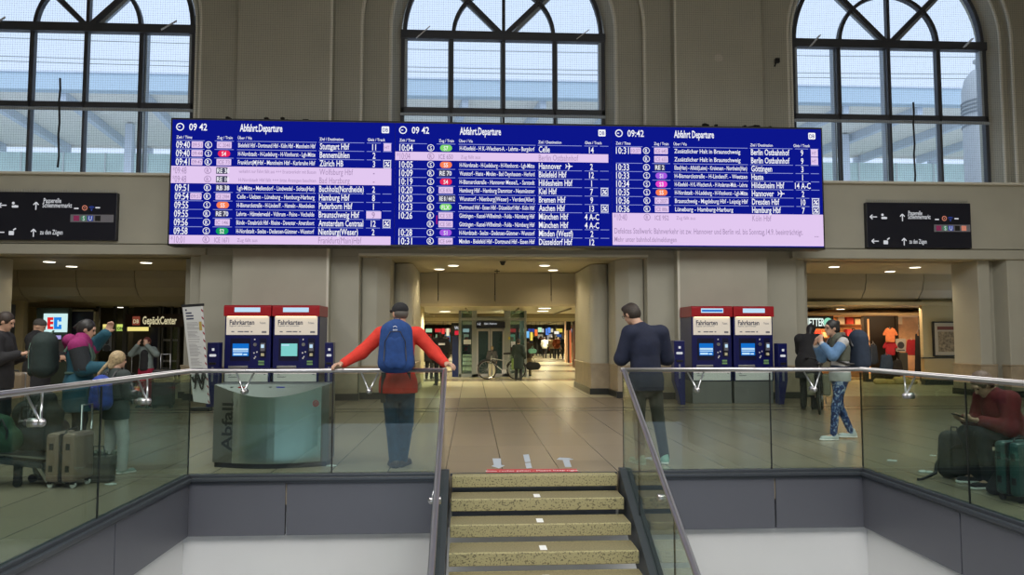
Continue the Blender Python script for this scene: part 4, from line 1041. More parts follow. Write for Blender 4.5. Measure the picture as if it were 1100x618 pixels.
# lettering reads upward on the dark wing
p0, p1 = Vector(plan[1]), Vector(plan[nd]); d = (p1-p0).normalized()
for_x = lambda u_: p0+d*u_
lv_ = []
for vx, vy, _ in vs_:
    u_ = .25-vy*.19; P = for_x(u_); f = max(0, min(.999, u_/(p1-p0).length))*3; i = 1+int(f); fr = f-int(f); P = Vector(plan[i])*(1-fr)+Vector(plan[i+1])*fr
    lv_.append((P[0]-.002, P[1]-.006, .19+vx*k))
q.add(lv_, fs_); q.build('lettering', m_black, t)
q = MB(); text(q, ')', -.40, .69, .1, -.275, bold=.01); q.build('arrow_mark', m_black, t)
q = MB(); ring(q, W*.395, .70, .034, .008, -.21); text(q, 'DB', W*.395, .688, .03, -.21, bold=.02, align='c'); q.build('red_emblem', mat('emblem_red', (.5, .03, .06), .5), t)
MB().cyl((W/2-.0, -.06, .52), (W/2+.006, -.06, .52), .02).build('lock', m_black, t)

# ------------------------------------------------------------------ floor tape, litter
m_tape = mat('tape_pale_blue', (.50, .56, .62), .6); m_tred = mat('tape_red', srgb(195, 60, 62), .6)
def gpoly(name, pts, m, label, cat, group=None, h=.003):
    P = [gr(*p) for p in pts]; c = [sum(q[i] for q in P)/len(P) for i in range(2)]
    mb = MB().prismz([(q[0]-c[0], q[1]-c[1]) for q in P], 0, h); o = recalc(mb.build(name, m)); o.location = (c[0], c[1], 0.0005); tag(o, label, cat, group); return o
gpoly('floor_tape', [(529, 493), (538, 493), (538.5, 500), (542, 500.5), (536, 503.5), (528, 501), (530.5, 500)], m_tape, 'left of three pale tape arrows on floor above the stairs', 'floor tape', 'floor tape arrows')
o = gpoly('floor_tape', [(562, 489), (568, 488.5), (570, 496.5), (564, 497)], m_tape, 'middle pale tape arrow on the floor above the stairs', 'floor tape', 'floor tape arrows')
gpoly('floor_tape_piece', [(564, 498), (570, 497.5), (571.5, 503), (565.5, 503.5)], m_tape, 'short pale tape piece just in front of the middle floor arrow', 'floor tape')
gpoly('floor_tape', [(598, 494), (601, 492), (611, 492.5), (616, 494), (611.5, 494.5), (614, 502), (607, 502), (604.5, 494.5)], m_tape, 'right of three pale tape arrows on floor above the stairs', 'floor tape', 'floor tape arrows')
tp = gpoly('floor_warning_strip', [(523, 504.6), (619.5, 504.2), (620.5, 508), (522, 508.6)], m_tred, 'red lettered warning strip on the floor at the top of the stairs', 'floor strip')
q = MB(); vs_, fs_ = text_geo('Bitte rechts gehen - Please keep right', .01); k = 1.0/max(v[0] for v in vs_)
q.add([(v[0]*k-.5, v[1]*.10-.03, .0035) for v in vs_], fs_); q.build('lettering', m_whitep, tp)
m_lit = mat('paper_litter', (.62, .66, .64), .7)
for (px, py, s_), lb in zip(((958, 495.5, .055), (1002, 490, .035), (994, 507.5, .07), (356, 501, .05), (119, 521, .05)),
    ('crumpled pale paper scrap on floor behind the right glass, farther one', 'small round pale scrap on floor nearest above the backpack strap', 'flat oval pale scrap on floor in front of the backpack strap', 'crumpled paper scrap on the floor at the right foot of steel bin', 'pale paper scrap on floor in front of the child')):
    P = gr(px, py); mb = MB()
    for k in range(4): a = k*1.7; mb.ball((s_*.6*math.cos(a), s_*.6*math.sin(a), .006), s_*.6, 6, (1, .7, .25))
    o = mb.build('paper_scrap', m_lit, smooth=True); o.location = (P[0], P[1], 0); tag(o, lb, 'litter')

# ------------------------------------------------------------------ wall bits, camera dome, lights in the soffits
mb = MB().box(-.05, .05, -.09, 0, -.05, .05).bar((-.03, -.05, -.05), (-.06, -.03, -.14), .03, .03)
o = mb.build('motion_sensor', m_black); o.location = (ax(834, 17.08, 66), 17.08, at(834, 66, 17.08)[2]); tag(o, 'small black sensor box on the wall left of the right arched window', 'sensor')
o = recalc(MB().prismx([(0,0)], 0, 0).build('x', None)) if 0 else None
mb = MB(); P = [(-.1,-.05),(-.04,-.1),(.08,-.08),(.11,.02),(.02,.09),(-.09,.06)]; mb.prism(P, -.006, 0); o = recalc(mb.build('filler_patch', mat('filler', (.60, .57, .50), .8))); o.location = (ax(772, 16.75, 62), 16.75, at(772, 62, 16.75)[2]); tag(o, 'pale filler patch on the pilaster above the departure board', 'patch')
P = gr(540, 281, LINT); t = thing('camera_dome', 'small black security camera dome under the centre portal ceiling', 'security camera', (P[0], P[1], LINT))
MB().lathe([(.07, -.03), (.08, 0)], n=16).build('mount', m_black, t); MB().ball((0, 0, -.04), .06, 8).build('lens_dome', m_black, t, smooth=True)
P = gr(534, 289.5, LINT); mb = MB().cyl((0,0,-.12), (0,0,0), .012).cyl((-.07,0,-.05),(.07,0,-.05),.012); o = mb.build('ceiling_hook', m_dark); o.location = (P[0], P[1], LINT); tag(o, 'small dark hook hanging from the centre portal ceiling', 'hook')
e_dl = emi('downlight_lens', (1, .93, .75), 3.0); m_rim = mat('downlight_rim', (.6, .58, .5), .4)
def downlight(px, py, z, label, group, pw=22, r=.13, lit=True, ang=150):
    P = gr(px, py, z); t = thing('downlight', label, 'downlight', (P[0], P[1], z), 0, group)
    MB().lathe([(r+.02, -.012), (r+.02, 0)], n=24).build('rim', m_rim, t); MB().lathe([(r, -.02), (r, -.011)], n=24).build('lens', e_dl, t)
    if lit: spot((P[0], P[1], z-.06), pw, ang)
for a in ((472, 289, 'second from left of the downlights in the centre portal'), (487, 285, 'downlight in centre portal left of the camera dome'), (585, 285, 'downlight in centre portal right of the camera dome'), (594, 290, 'rightmost downlight in the centre portal soffit')):
    downlight(a[0], a[1], LINT, ('glowing round '+a[2]) if 'second' not in a[2] else 'leftmost glowing round downlight in the centre portal soffit', 'centre portal downlights', 48)
for a, lb in (((53, 281), 'leftmost glowing downlight in the left portal soffit'), ((77, 286), 'glowing downlight in left portal soffit, the one set farther in'), ((157, 282), 'rightmost glowing downlight in the left portal soffit')): downlight(*a, LINT, lb, 'left portal downlights', 26)
for a, lb in (((896, 286.5), 'leftmost glowing downlight in the right portal soffit'), ((956, 291.5), 'glowing downlight in right portal soffit, the one set farther in'), ((983, 287), 'rightmost glowing downlight in the right portal soffit')): downlight(*a, LINT, lb, 'right portal downlights', 60)
for a, lb in (((130, 330), 'glowing low ceiling downlight above the person filming in red trousers'), ((155, 334), 'glowing low ceiling downlight in front of the luggage shop lettering'), ((903, 332), 'glowing low ceiling downlight above the NETTER sign')): downlight(*a, 2.34, lb, 'low ceiling downlights of side portals', 20, .12)

# ------------------------------------------------------------------ people
SKIN = mat('skin', (.50, .30, .21), .55, noise=(30, .06)); SKIN2 = mat('skin_tan', (.40, .23, .15), .55)
m_eye = mat('eye_dark', (.02, .015, .012), .25)
def cloth(name, c, sc=14, b=.35, amt=.1): return mat(name, c, .85, noise=(sc, amt), bump=(sc*1.2, b))
BASE = dict(pel=(0, 0, .95), wai=(0, .01, 1.10), che=(0, -.005, 1.32), nec=(0, -.02, 1.50), hd=(0, .02, 1.665), fw=(0, 1, 0), hup=(0, 0, 1),
            shL=(-.185, -.01, 1.43), shR=(.185, -.01, 1.43), elL=(-.235, -.03, 1.15), elR=(.235, -.03, 1.15), wrL=(-.25, .06, .91), wrR=(.25, .06, .91),
            hdL=(0, .15, -1), hdR=(0, .15, -1), pnL=(1, .1, 0), pnR=(-1, .1, 0), cuL=.35, cuR=.35,
            hiL=(-.09, 0, .93), hiR=(.09, 0, .93), knL=(-.10, .03, .50), knR=(.10, .03, .50), anL=(-.11, -.02, .085), anR=(.11, -.02, .085), ftL=(-.15, 1), ftR=(.15, 1))
V = lambda *a: np.array(a, float)
def nrm(a): a = np.array(a, float); return a/np.linalg.norm(a)
class Person:
    def __init__(s, label, loc, rz=0, sc=1.0, h=.011, skin=None, name='person', cat='person', group=None, **J):
        s.t = thing(name, label, cat, loc, rz, group); s.s = sc; s.h = h; s.skin = skin or SKIN
        s.J = {k: (np.array(v, float) if isinstance(v, tuple) else v) for k, v in {**BASE, **J}.items()}
        for k in ('L', 'R'): s.J['ft'+k] = nrm((*s.J['ft'+k][:2], 0))
        f = nrm(s.J['fw']); u = s.J['hup']-f*np.dot(f, s.J['hup']); u = nrm(u); s.F, s.U, s.Rt = f, u, np.cross(f, u)
        s.M = [s.Rt, s.F, s.U]
    def hp(s, r, f, u): return s.J['hd']+s.Rt*r+s.F*f+s.U*u
    def mk(s, name, prims, m, k=.03, zmin=None, zmax=None, h=None, label=None, parent=None):
        q = []
        c = s.s
        for p in prims:
            if p[0] == 'c': q.append(('c', p[1]*c, p[2]*c, p[3]*c, p[4]*c, p[5], p[6]))
            else: q.append(('e', p[1]*c, p[2]*c, p[3], p[4]))
        return blob(name, q, m, parent or s.t, h or s.h, k*c, None if zmin is None else zmin*c, None if zmax is None else zmax*c, label)
    def head(s):
        return [el(s.hp(0, -.008, .012), (.076, .094, .098), s.M), el(s.hp(0, .022, -.052), (.056, .066, .066), s.M), rc(s.hp(0, .088, .002), s.hp(0, .104, -.028), .009, .013),
                el(s.hp(-.077, -.005, -.012), (.010, .02, .03), s.M), el(s.hp(.077, -.005, -.012), (.010, .02, .03), s.M),
                rc(s.hp(-.018, .082, -.062), s.hp(.018, .082, -.062), .008, .008), el(s.hp(0, .072, -.096), (.024, .02, .018), s.M),
                rc(s.hp(-.035, .078, .03), s.hp(.035, .078, .03), .012, .012),
                rc(s.J['nec']-V(0, 0, .05), s.hp(0, -.02, -.06), .062, .055)]
    def hand(s, k):
        J = s.J; w = J['wr'+k]; d = nrm(J['hd'+k]); pn = J['pn'+k]-d*np.dot(d, J['pn'+k]); pn = nrm(pn); t = np.cross(d, pn)*(1 if k == 'L' else -1)
        cu = J['cu'+k]; P = [rc(w-d*.02, w+d*.03, .026, .025)]
        for i in range(4):
            o = .030-.020*i; b = w+d*(.088-abs(i-1)*.004)+t*o
            P.append(rc(w+d*.02+t*o*.6, b, .017, .0135))
            L = (.072, .080, .074, .058)[i]; a = b; an = 0
            for f_, g in ((.45, .7), (.30, 1.0), (.25, .8)):
                an += cu*g; dd = d*math.cos(an)+pn*math.sin(an); e = a+dd*L*f_; P.append(rc(a, e, .0098, .0085)); a = e
        tb = w+d*.028+t*.028; td = nrm(t*.75+d*.65+pn*.35); e = tb+td*.042; P += [rc(tb, e, .014, .011), rc(e, e+nrm(td+pn*.6*cu+d*.3)*.034, .011, .009)]
        return P
    def body(s, face=True):
        J = s.J; P = s.head()
        P += [rc(J['che'], J['wai'], .145, .125, .68), rc(J['wai'], J['pel'], .125, .145, .74), rc(J['shL'], J['shR'], .055, .055), rc(J['nec'], J['che'], .07, .12, .8)]
        for k in 'LR':
            P += [rc(J['sh'+k], J['el'+k], .052, .040), rc(J['el'+k], J['wr'+k], .040, .026), rc(J['hi'+k], J['kn'+k], .08, .053), rc(J['kn'+k], J['an'+k], .053, .036), rc(J['an'+k]-V(0, 0, .02), J['an'+k]+J['ft'+k]*.14-V(0, 0, .045), .034, .026)]
        if s.h < .02:
            for k in 'LR': P += s.hand(k)
        b = s.mk('body', P, s.skin, k=.016)
        if face and s.h < .02:
            for r in (-.031, .031):
                q = MB().ball(tuple(s.hp(r, .081, .006)*s.s), .0095*s.s, 8); q.build('eye', m_eye, s.t, smooth=True)
        return b
    def top(s, m, hem=.85, pad=.02, name='jacket', sl=1.0, lab=None, flare=0., extra=()):
        J = s.J; P = [rc(J['che'], J['wai'], .15+pad, .135+pad, .74), rc(J['wai'], J['pel'], .135+pad, .155+pad+flare, .78), rc(J['pel'], V(J['pel'][0], J['pel'][1], min(J['pel'][2]-.12, hem)), .155+pad+flare, .158+pad+flare*1.3, .78),
                      rc(J['shL']+V(.02, 0, 0), J['shR']-V(.02, 0, 0), .06+pad, .06+pad), rc(J['nec']+V(0, -.0, -.03), J['che'], .065+pad, .12+pad, .85)]
        for k in 'LR':
            e = J['el'+k]; w = e+(J['wr'+k]-e)*.93
            P.append(rc(J['sh'+k], e, .058+pad, .046+pad))
            if sl > .5: P.append(rc(e, w, .046+pad, .032+pad*.8))
        return s.mk(name, P+list(extra), m, k=.035, zmin=hem, label=lab)
    def trousers(s, m, pad=.016, name='trousers', bottom=.045, lab=None):
        J = s.J; P = [rc(J['pel']+V(0, 0, .06), J['pel']-V(0, 0, .03), .14+pad, .15+pad, .78)]
        for k in 'LR': P += [rc(J['hi'+k], J['kn'+k], .086+pad, .056+pad), rc(J['kn'+k], J['an'+k]-V(0, 0, .02), .056+pad, .042+pad)]
        return s.mk(name, P, m, k=.025, zmin=bottom, label=lab)
    def shoes(s, m, sole=None):
        for k in 'LR':
            a = s.J['an'+k]; f = s.J['ft'+k]; g = a-V(0, 0, .085); zf = g[2]
            P = [rc(g-f*.035+V(0, 0, .04), g+f*.16+V(0, 0, .03), .044, .038), rc(g+V(0, 0, .05)-f*.01, g+V(0, 0, .10)-f*.01, .045, .046)]
            o = s.mk('shoe', P, m, k=.03, zmin=zf+.018)
            s.mk('sole', [rc(g-f*.038+V(0, 0, .02), g+f*.165+V(0, 0, .02), .048, .043)], sole or m_black, zmin=zf+.001, zmax=zf+.028, parent=o)
    def hair(s, m, long=0, extra=(), name='hair'):
        P = [el(s.hp(0, -.018, .022), (.087, .10, .102), s.M), el(s.hp(0, -.045, -.02), (.08, .07, .08), s.M)]
        if long: P.append(rc(s.hp(0, -.06, 0), s.hp(0, -.085, -long), .075, .055))
        P += list(extra)
        P.append(el(s.hp(0, .095, -.045), (.072, .07, .10), s.M, '-'))
        return s.mk(name, P, m, k=.02)
    def glasses(s):
        q = MB()
        for r in (-.032, .032):
            c = s.hp(r, .098, .006)*s.s; pts = [tuple(c+(s.Rt*math.cos(a)*.022+s.U*math.sin(a)*.017)*s.s) for a in [2*PI*i/12 for i in range(12)]]; q.tube(pts, .002*s.s, 5, closed=True)
            q.tube([tuple(s.hp(r*1.7, .095, .01)*s.s), tuple(s.hp(.08*(1 if r > 0 else -1), -.01, .0)*s.s)], .002*s.s, 5)
        q.tube([tuple(s.hp(-.01, .102, .008)*s.s), tuple(s.hp(.01, .102, .008)*s.s)], .002*s.s, 5); q.build('glasses', m_black, s.t)
def in_world(t, p):                       # local -> world for things carried by a person
    c, n = math.cos(t.rotation_euler.z), math.sin(t.rotation_euler.z); return (t.location.x+p[0]*c-p[1]*n, t.location.y+p[0]*n+p[1]*c, t.location.z+p[2])
def backpack(label, P, y, z0, z1, w, d, m, m2, straps=True, cat='backpack', mark=None):
    """worn on the back of P; y = distance behind the spine"""
    s = P.s; t = thing('backpack', label, cat, in_world(P.t, (0, -y*s, z0*s)), P.t.rotation_euler.z)
    H = (z1-z0)*s; w *= s; d *= s
    pr = [rc((-w*.25, 0, w*.35), (-w*.22, .0, H-w*.35), w*.30, w*.26, d/w*1.3), rc((w*.25, 0, w*.35), (w*.22, .0, H-w*.35), w*.30, w*.26, d/w*1.3), rc((0, 0, w*.4), (0, 0, H-w*.3), w*.36, w*.33, d/w*1.3)]
    blob('main_bag', pr, m, t, .011, .04)
    blob('front_pocket', [rc((-w*.14, -d*.36, H*.22), (-w*.12, -d*.34, H*.60), w*.20, w*.17, .55), rc((w*.14, -d*.36, H*.22), (w*.12, -d*.34, H*.60), w*.20, w*.17, .55)], m, t, .011, .03)
    q = MB(); q.tube([(-w*.33, -d*.42, H*.25), (-w*.30, -d*.46, H*.6), (-w*.15, -d*.42, H*.78), (w*.15, -d*.42, H*.78), (w*.30, -d*.46, H*.6), (w*.33, -d*.42, H*.25)], .005, 6); q.build('zip', m2, t, smooth=True)
    q = MB(); q.tube([(-.03, d*.2, H*.97), (-.03, d*.25, H*1.04), (.03, d*.25, H*1.04), (.03, d*.2, H*.97)], .008, 6); q.build('grab_loop', m2, t, smooth=True)
    if mark:
        q = MB(); text(q, mark, 0, H*.80, .03, -d*.50, bold=.01, align='c', width=.05); q.build('emblem', m_whitep, t)
        q = MB(); q.tube([(-.02, -d*.52, H*.865), (.0, -d*.52, H*.885), (.02, -d*.52, H*.86)], .003, 5); q.build('emblem_mark', m_whitep, t)
    if straps:
        for e in (-1, 1):
            q = MB(); J = P.J; base = V(0, y, -z0)
            pts = [V(e*.09, -.155, 1.36), V(e*.10, -.09, 1.49), V(e*.11, .0, 1.525), V(e*.125, .10, 1.45), V(e*.135, .15, 1.30), V(e*.15, .12, 1.15), V(e*.17, -.02, 1.10), V(e*.14, -.14, 1.10)]
            off = J['che']-V(0, -.005, 1.32)
            q.tube([tuple((p+off+base)*s) for p in pts], .017*s, 8); q.build('shoulder_strap', m2, t, smooth=True)
    return t
def phone(label, loc, rot=(0, 0, 0), cat='phone'):
    o = MB().box(-.036, .036, -.005, .005, -.075, .075).build('mobile_phone', m_black, bevel=.004); o.location = loc; o.rotation_euler = rot; tag(o, label, cat)
    s = MB().box(-.032, .032, -.0065, -.0055, -.068, .068).build('screen', mat('phone_screen', (.03, .04, .06), .15), o); return o

# --- person in red jacket leaning on the rail
c_red = cloth('red_shell_jacket', (.62, .035, .02), 12, .5); c_jean = cloth('blue_jeans', (.022, .065, .13), 16, .4, .3); c_bb = cloth('backpack_blue', (.012, .05, .19), 20, .3, .15); c_blk = cloth('black_cloth', (.014, .014, .016), 14, .4); c_shoe = mat('dark_brown_shoe', (.05, .035, .03), .6)
p = Person('person in red jacket, dark cap and jeans leaning back on the handrail with crossed ankles', (ax(428, 8.2, 420), 8.24, 0), 0, 1.0, .010,
    pel=(0, -.07, .93), wai=(0, -.08, 1.10), che=(0, -.05, 1.34), nec=(0, -.01, 1.54), hd=(0, .04, 1.695), fw=(-.5, .86, -.03),
    shL=(-.20, -.03, 1.465), shR=(.20, -.03, 1.465), elL=(-.40, -.07, 1.27), elR=(.385, -.07, 1.27), wrL=(-.575, -.19, 1.155), wrR=(.51, -.20, 1.155),
    hdL=(-.75, -.55, -.12), hdR=(.75, -.55, -.12), pnL=(0, -.25, -1), pnR=(0, -.25, -1), cuL=.55, cuR=.55,
    hiL=(-.085, -.05, .92), hiR=(.085, -.05, .92), knL=(-.075, .06, .50), knR=(.085, .06, .50), anL=(-.055, .16, .085), anR=(.025, .23, .085), ftL=(-.35, 1), ftR=(.35, 1))
p.body(); p.top(c_red, .835, .024, 'jacket', flare=.022, extra=(rc((0, -.02, 1.50), (0, -.0, 1.57), .075, .07),)); p.trousers(c_jean); p.shoes(c_shoe)
p.mk('hair', [el(p.hp(0, -.03, -.0), (.081, .082, .075), p.M)], mat('hair_grey', (.10, .09, .08), .7), k=.02)
cap = p.mk('cap', [el(p.hp(0, -.008, .045), (.088, .106, .08), p.M)], c_blk, k=.02, zmin=1.70)
p.mk('cap_brim', [rc(p.hp(-.03, .09, .035), p.hp(.03, .09, .035), .05, .05, 1.0), el(p.hp(0, .09, .10), (.12, .12, .06), p.M, '-'), el(p.hp(0, .09, -.035), (.12, .12, .06), p.M, '-')], c_blk, k=.01, parent=cap)
p.glasses()
backpack('blue hiking backpack worn by the person in red, hanging over the handrail', p, .33, 1.045, 1.62, .35, .24, c_bb, m_black, mark='deuter')
for x, z1, z0 in ((-.14, 1.05, .70), (.125, 1.06, .86)):
    pass
q = MB(); q.bar((-.145, -.19, 1.14), (-.15, -.17, .74), .05, .006, (0, 1, 0)); q.build('hanging_strap', m_black, p.t, label='black belt strap hanging from the backpack')
q = MB(); q.bar((.115, -.19, 1.14), (.12, -.17, .86), .05, .006, (0, 1, 0)); q.build('hanging_strap', m_black, p.t, label='black belt strap hanging from the backpack')

# --- person in navy blazer
c_navy = cloth('navy_wool', (.008, .012, .034), 10, .35, .12); c_char = cloth('charcoal_trousers', (.040, .040, .036), 12, .4); c_mint = mat('mint_shoe', (.32, .52, .46), .6)
h_brown = mat('hair_dark_brown', (.028, .018, .013), .6, noise=(60, .4))
p = Person('person in navy blazer and dark trousers looking down, standing behind the right glass', (ax(699, 8.45, 450), 8.45, 0), R(8), 1.0, .010,
    pel=(-.05, 0, .95), wai=(-.055, 0, 1.12), che=(-.06, 0, 1.36), nec=(-.10, .01, 1.55), hd=(-.185, .10, 1.705), fw=(-.45, .78, -.45), hup=(-.25, .3, 1),
    shL=(-.245, .0, 1.48), shR=(.14, .0, 1.48), elL=(-.325, .06, 1.19), elR=(.225, .04, 1.19), wrL=(-.17, .27, 1.20), wrR=(.05, .28, 1.18), hdL=(.7, .6, .1), hdR=(-.7, .6, .1), pnL=(0, -.2, 1), pnR=(0, -.2, 1), cuL=.6, cuR=.5,
    hiL=(-.14, 0, .93), hiR=(.04, 0, .93), knL=(-.135, .02, .50), knR=(.10, .02, .50), anL=(-.13, 0, .085), anR=(.165, .0, .085), ftL=(-.25, 1), ftR=(.45, 1))
p.body(); p.top(c_navy, .83, .032, 'blazer', flare=.012); p.trousers(c_char, .012); p.shoes(c_mint, m_whitep)
p.hair(h_brown, 0, extra=(el(p.hp(0, .04, .09), (.06, .05, .035), p.M),)); p.glasses()
phone('mobile phone held by the person in navy blazer', in_world(p.t, (-.06, .40, 1.25)), (R(-50), 0, 0))

# --- woman with patterned leggings
def tiedye():
    m = mat('patterned_leggings', (.02, .04, .13), .75); n = m.node_tree; b = n.nodes['Principled BSDF']; tc = n.nodes.new('ShaderNodeTexCoord'); v = n.nodes.new('ShaderNodeTexNoise'); v.inputs['Scale'].default_value = 13; v.inputs['Distortion'].default_value = 1.5
    r = n.nodes.new('ShaderNodeValToRGB'); e = r.color_ramp.elements; e[0].position = .42; e[0].color = (.012, .02, .085, 1); e[1].position = .66; e[1].color = (.35, .42, .52, 1); x = e.new(.55); x.color = (.03, .08, .25, 1)
    n.links.new(tc.outputs['Object'], v.inputs['Vector']); n.links.new(v.outputs[0], r.inputs[0]); n.links.new(r.outputs[0], b.inputs['Base Color']); return m
c_blue = cloth('denim_blue_sleeve', (.10, .20, .36)); c_olive = cloth('olive_vest', (.10, .11, .085)); c_light = cloth('pale_grey_shirt', (.42, .42, .42)); c_navyp = cloth('slate_backpack', (.018, .03, .055)); c_wsh = mat('white_shoe', (.50, .55, .55), .6)
h_black = mat('hair_black', (.012, .01, .01), .5, noise=(60, .4))
p = Person('person in blue patterned leggings with navy backpack walking left, hands at the mouth', (ax(903, 10.3, 430), 10.3, 0), R(90), .945, .011,
    pel=(0, 0, .95), wai=(0, -.01, 1.11), che=(0, -.01, 1.34), nec=(0, .04, 1.52), hd=(0, .11, 1.655), fw=(-.1, .97, -.1),
    shL=(-.175, .02, 1.44), shR=(.175, .02, 1.44), elL=(-.21, .20, 1.24), elR=(.20, .17, 1.20), wrL=(-.10, .32, 1.43), wrR=(.07, .33, 1.40), hdL=(.35, .02, 1), hdR=(-.3, .0, 1), pnL=(.5, -.8, 0), pnR=(-.5, -.8, 0), cuL=.7, cuR=.7,
    hiL=(-.085, 0, .93), hiR=(.085, 0, .93), knL=(-.09, .12, .50), knR=(.09, -.02, .50), anL=(-.09, .17, .085), anR=(.09, -.20, .10), ftL=(0, 1), ftR=(.1, 1))
p.body(); p.top(c_light, .86, .012, 'shirt', flare=.01); p.trousers(tiedye(), .006, 'leggings'); p.shoes(c_wsh, m_whitep)
J = p.J
p.mk('vest', [rc(J['che'], J['wai'], .168, .16, .8), rc(J['shL']+V(.03, 0, 0), J['shR']-V(.03, 0, 0), .082, .082), rc(J['nec'], J['che'], .085, .15, .9)], c_olive, zmin=1.16)
for k in 'LR': p.mk('sleeve', [rc(J['sh'+k]+(J['el'+k]-J['sh'+k])*.3, J['el'+k], .078, .074), rc(J['el'+k], J['el'+k]+(J['wr'+k]-J['el'+k])*.8, .072, .052)], c_blue)
p.mk('waist_wrap', [rc(J['wai']-V(.0, 0, .04), J['pel']+V(0, 0, .03), .16, .17, .82)], c_navyp, zmin=.98, zmax=1.10)
p.hair(h_black, 0, extra=(el(p.hp(0, -.10, .06), (.045, .045, .045)), el(p.hp(0, -.06, -.03), (.075, .06, .07), p.M))); p.glasses()
backpack('large dark navy backpack on the person in patterned leggings', p, .30, 1.0, 1.62, .36, .30, c_navyp, m_black)

# --- black-clad person with bicycle by the right portal
Pb = Person('black-clad person with long dark hair bending over a bicycle by the right portal', (ax(868, 14.6, 400), 14.6, 0), R(-40), .98, .014,
    pel=(0, -.02, .94), wai=(0, .03, 1.10), che=(0, .12, 1.30), nec=(0, .20, 1.47), hd=(0, .30, 1.60), fw=(0, .9, -.4), shL=(-.185, .13, 1.41), shR=(.185, .13, 1.41), elL=(-.22, .28, 1.16), elR=(.22, .28, 1.16), wrL=(-.2, .48, 1.05), wrR=(.2, .48, 1.05), hdL=(0, 1, -.2), hdR=(0, 1, -.2), pnL=(0, 0, -1), pnR=(0, 0, -1), cuL=.7, cuR=.7, knL=(-.1, .04, .5), anL=(-.12, .05, .085))
Pb.body(); Pb.top(c_blk, .62, .05, 'coat', flare=.03); Pb.trousers(c_blk, .02); Pb.shoes(c_blk); Pb.hair(h_black, .22)

# --- seated person in red on the right
c_dred = cloth('dark_red_jacket', (.13, .008, .012)); c_dtr = cloth('dark_trousers', (.012, .016, .02)); h_blond = mat('hair_light_brown', (.085, .06, .04), .6, noise=(50, .4))
sx, sy_ = ax(1085, 7.05, 450), 7.05
p = Person('seated person in dark red jacket bending over a phone behind the right side glass', (sx, sy_, 0), R(90), 1.0, .011,
    pel=(0, -.08, .42), wai=(0, .0, .56), che=(0, .10, .74), nec=(0, .17, .90), hd=(0, .27, .985), fw=(0, .72, -.69), hup=(0, .7, .7), shL=(-.185, .13, .84), shR=(.185, .13, .84), elL=(-.24, .18, .58), elR=(.24, .18, .58), wrL=(-.12, .38, .64), wrR=(.11, .38, .63),
    hdL=(.25, 1, .1), hdR=(-.25, 1, .1), pnL=(.3, -.1, 1), pnR=(-.3, -.1, 1), cuL=.6, cuR=.6, hiL=(-.10, -.06, .42), hiR=(.10, -.06, .42), knL=(-.13, .38, .50), knR=(.13, .36, .50), anL=(-.14, .33, .085), anR=(.15, .25, .085), ftL=(-.1, 1), ftR=(.1, 1))
p.body(); p.top(c_dred, .33, .03, 'jacket'); p.trousers(c_dtr, .014); p.shoes(c_blk, m_whitep); p.hair(h_blond, 0, extra=(rc(p.hp(-.09, -.03, .0), p.hp(.09, -.03, .0), .03, .03),))
p.mk('headphones', [rc(p.hp(0, -.09, -.03), p.hp(.07, -.03, -.05), .018, .03)], c_blk)
phone('mobile phone held by the seated person in dark red', in_world(p.t, (0, .50, .67)), (R(-70), 0, R(90)))
q = MB().box(-.20, .20, -.16, .14, 0, .33).build('seat_trunk', mat('trunk_grey', (.04, .045, .05), .6), bevel=.03); q.location = (sx+.09, sy_, 0); tag(q, 'dark box-like trunk the person in dark red sits on', 'trunk')
def floor_pack(label, x, y, rz, w, d, H, m, m2, strap=True):
    t = thing('backpack', label, 'backpack', (x, y, 0), rz)
    blob('main_bag', [rc((-w*.2, 0, w*.32), (-w*.18, 0, H-w*.3), w*.31, w*.27, d/w*1.3), rc((w*.2, 0, w*.32), (w*.18, 0, H-w*.3), w*.31, w*.27, d/w*1.3)], m, t, .011, .05, zmin=.004)
    blob('front_pocket', [rc((-w*.1, -d*.34, H*.22), (-w*.1, -d*.33, H*.5), w*.2, w*.18, .5), rc((w*.1, -d*.34, H*.22), (w*.1, -d*.33, H*.5), w*.2, w*.18, .5)], m, t, .011, .03, zmin=.01)
    MB().tube([(-w*.3, -d*.40, H*.62), (-w*.1, -d*.44, H*.72), (w*.1, -d*.44, H*.72), (w*.3, -d*.40, H*.62)], .005, 6).build('zip', m2, t, smooth=True)
    MB().tube([(-.03, 0, H*.97), (-.03, 0, H*1.04), (.03, 0, H*1.04), (.03, 0, H*.97)], .008, 6).build('grab_loop', m2, t, smooth=True)
    if strap:
        MB().tube([(-w*.42, 0, H*.45), (-w*.55, -.0, H*.28), (-w*.62, -.02, H*.12), (-w*.85, -.04, .03), (-w*1.15, -.10, .012), (-w*1.3, -.12, .012)], [.012, .018, .018, .016, .012, .012], 8).build('shoulder_strap', m2, t, smooth=True)
    return t
c_dg = cloth('dark_grey_nylon', (.035, .034, .032), 20, .3)
P = gr(1031, 517); floor_pack('dark grey backpack on floor at the seated person\'s feet, strap trailing left', P[0]+.04, P[1]+.12, R(-5), .34, .22, .50, c_dg, m_black)
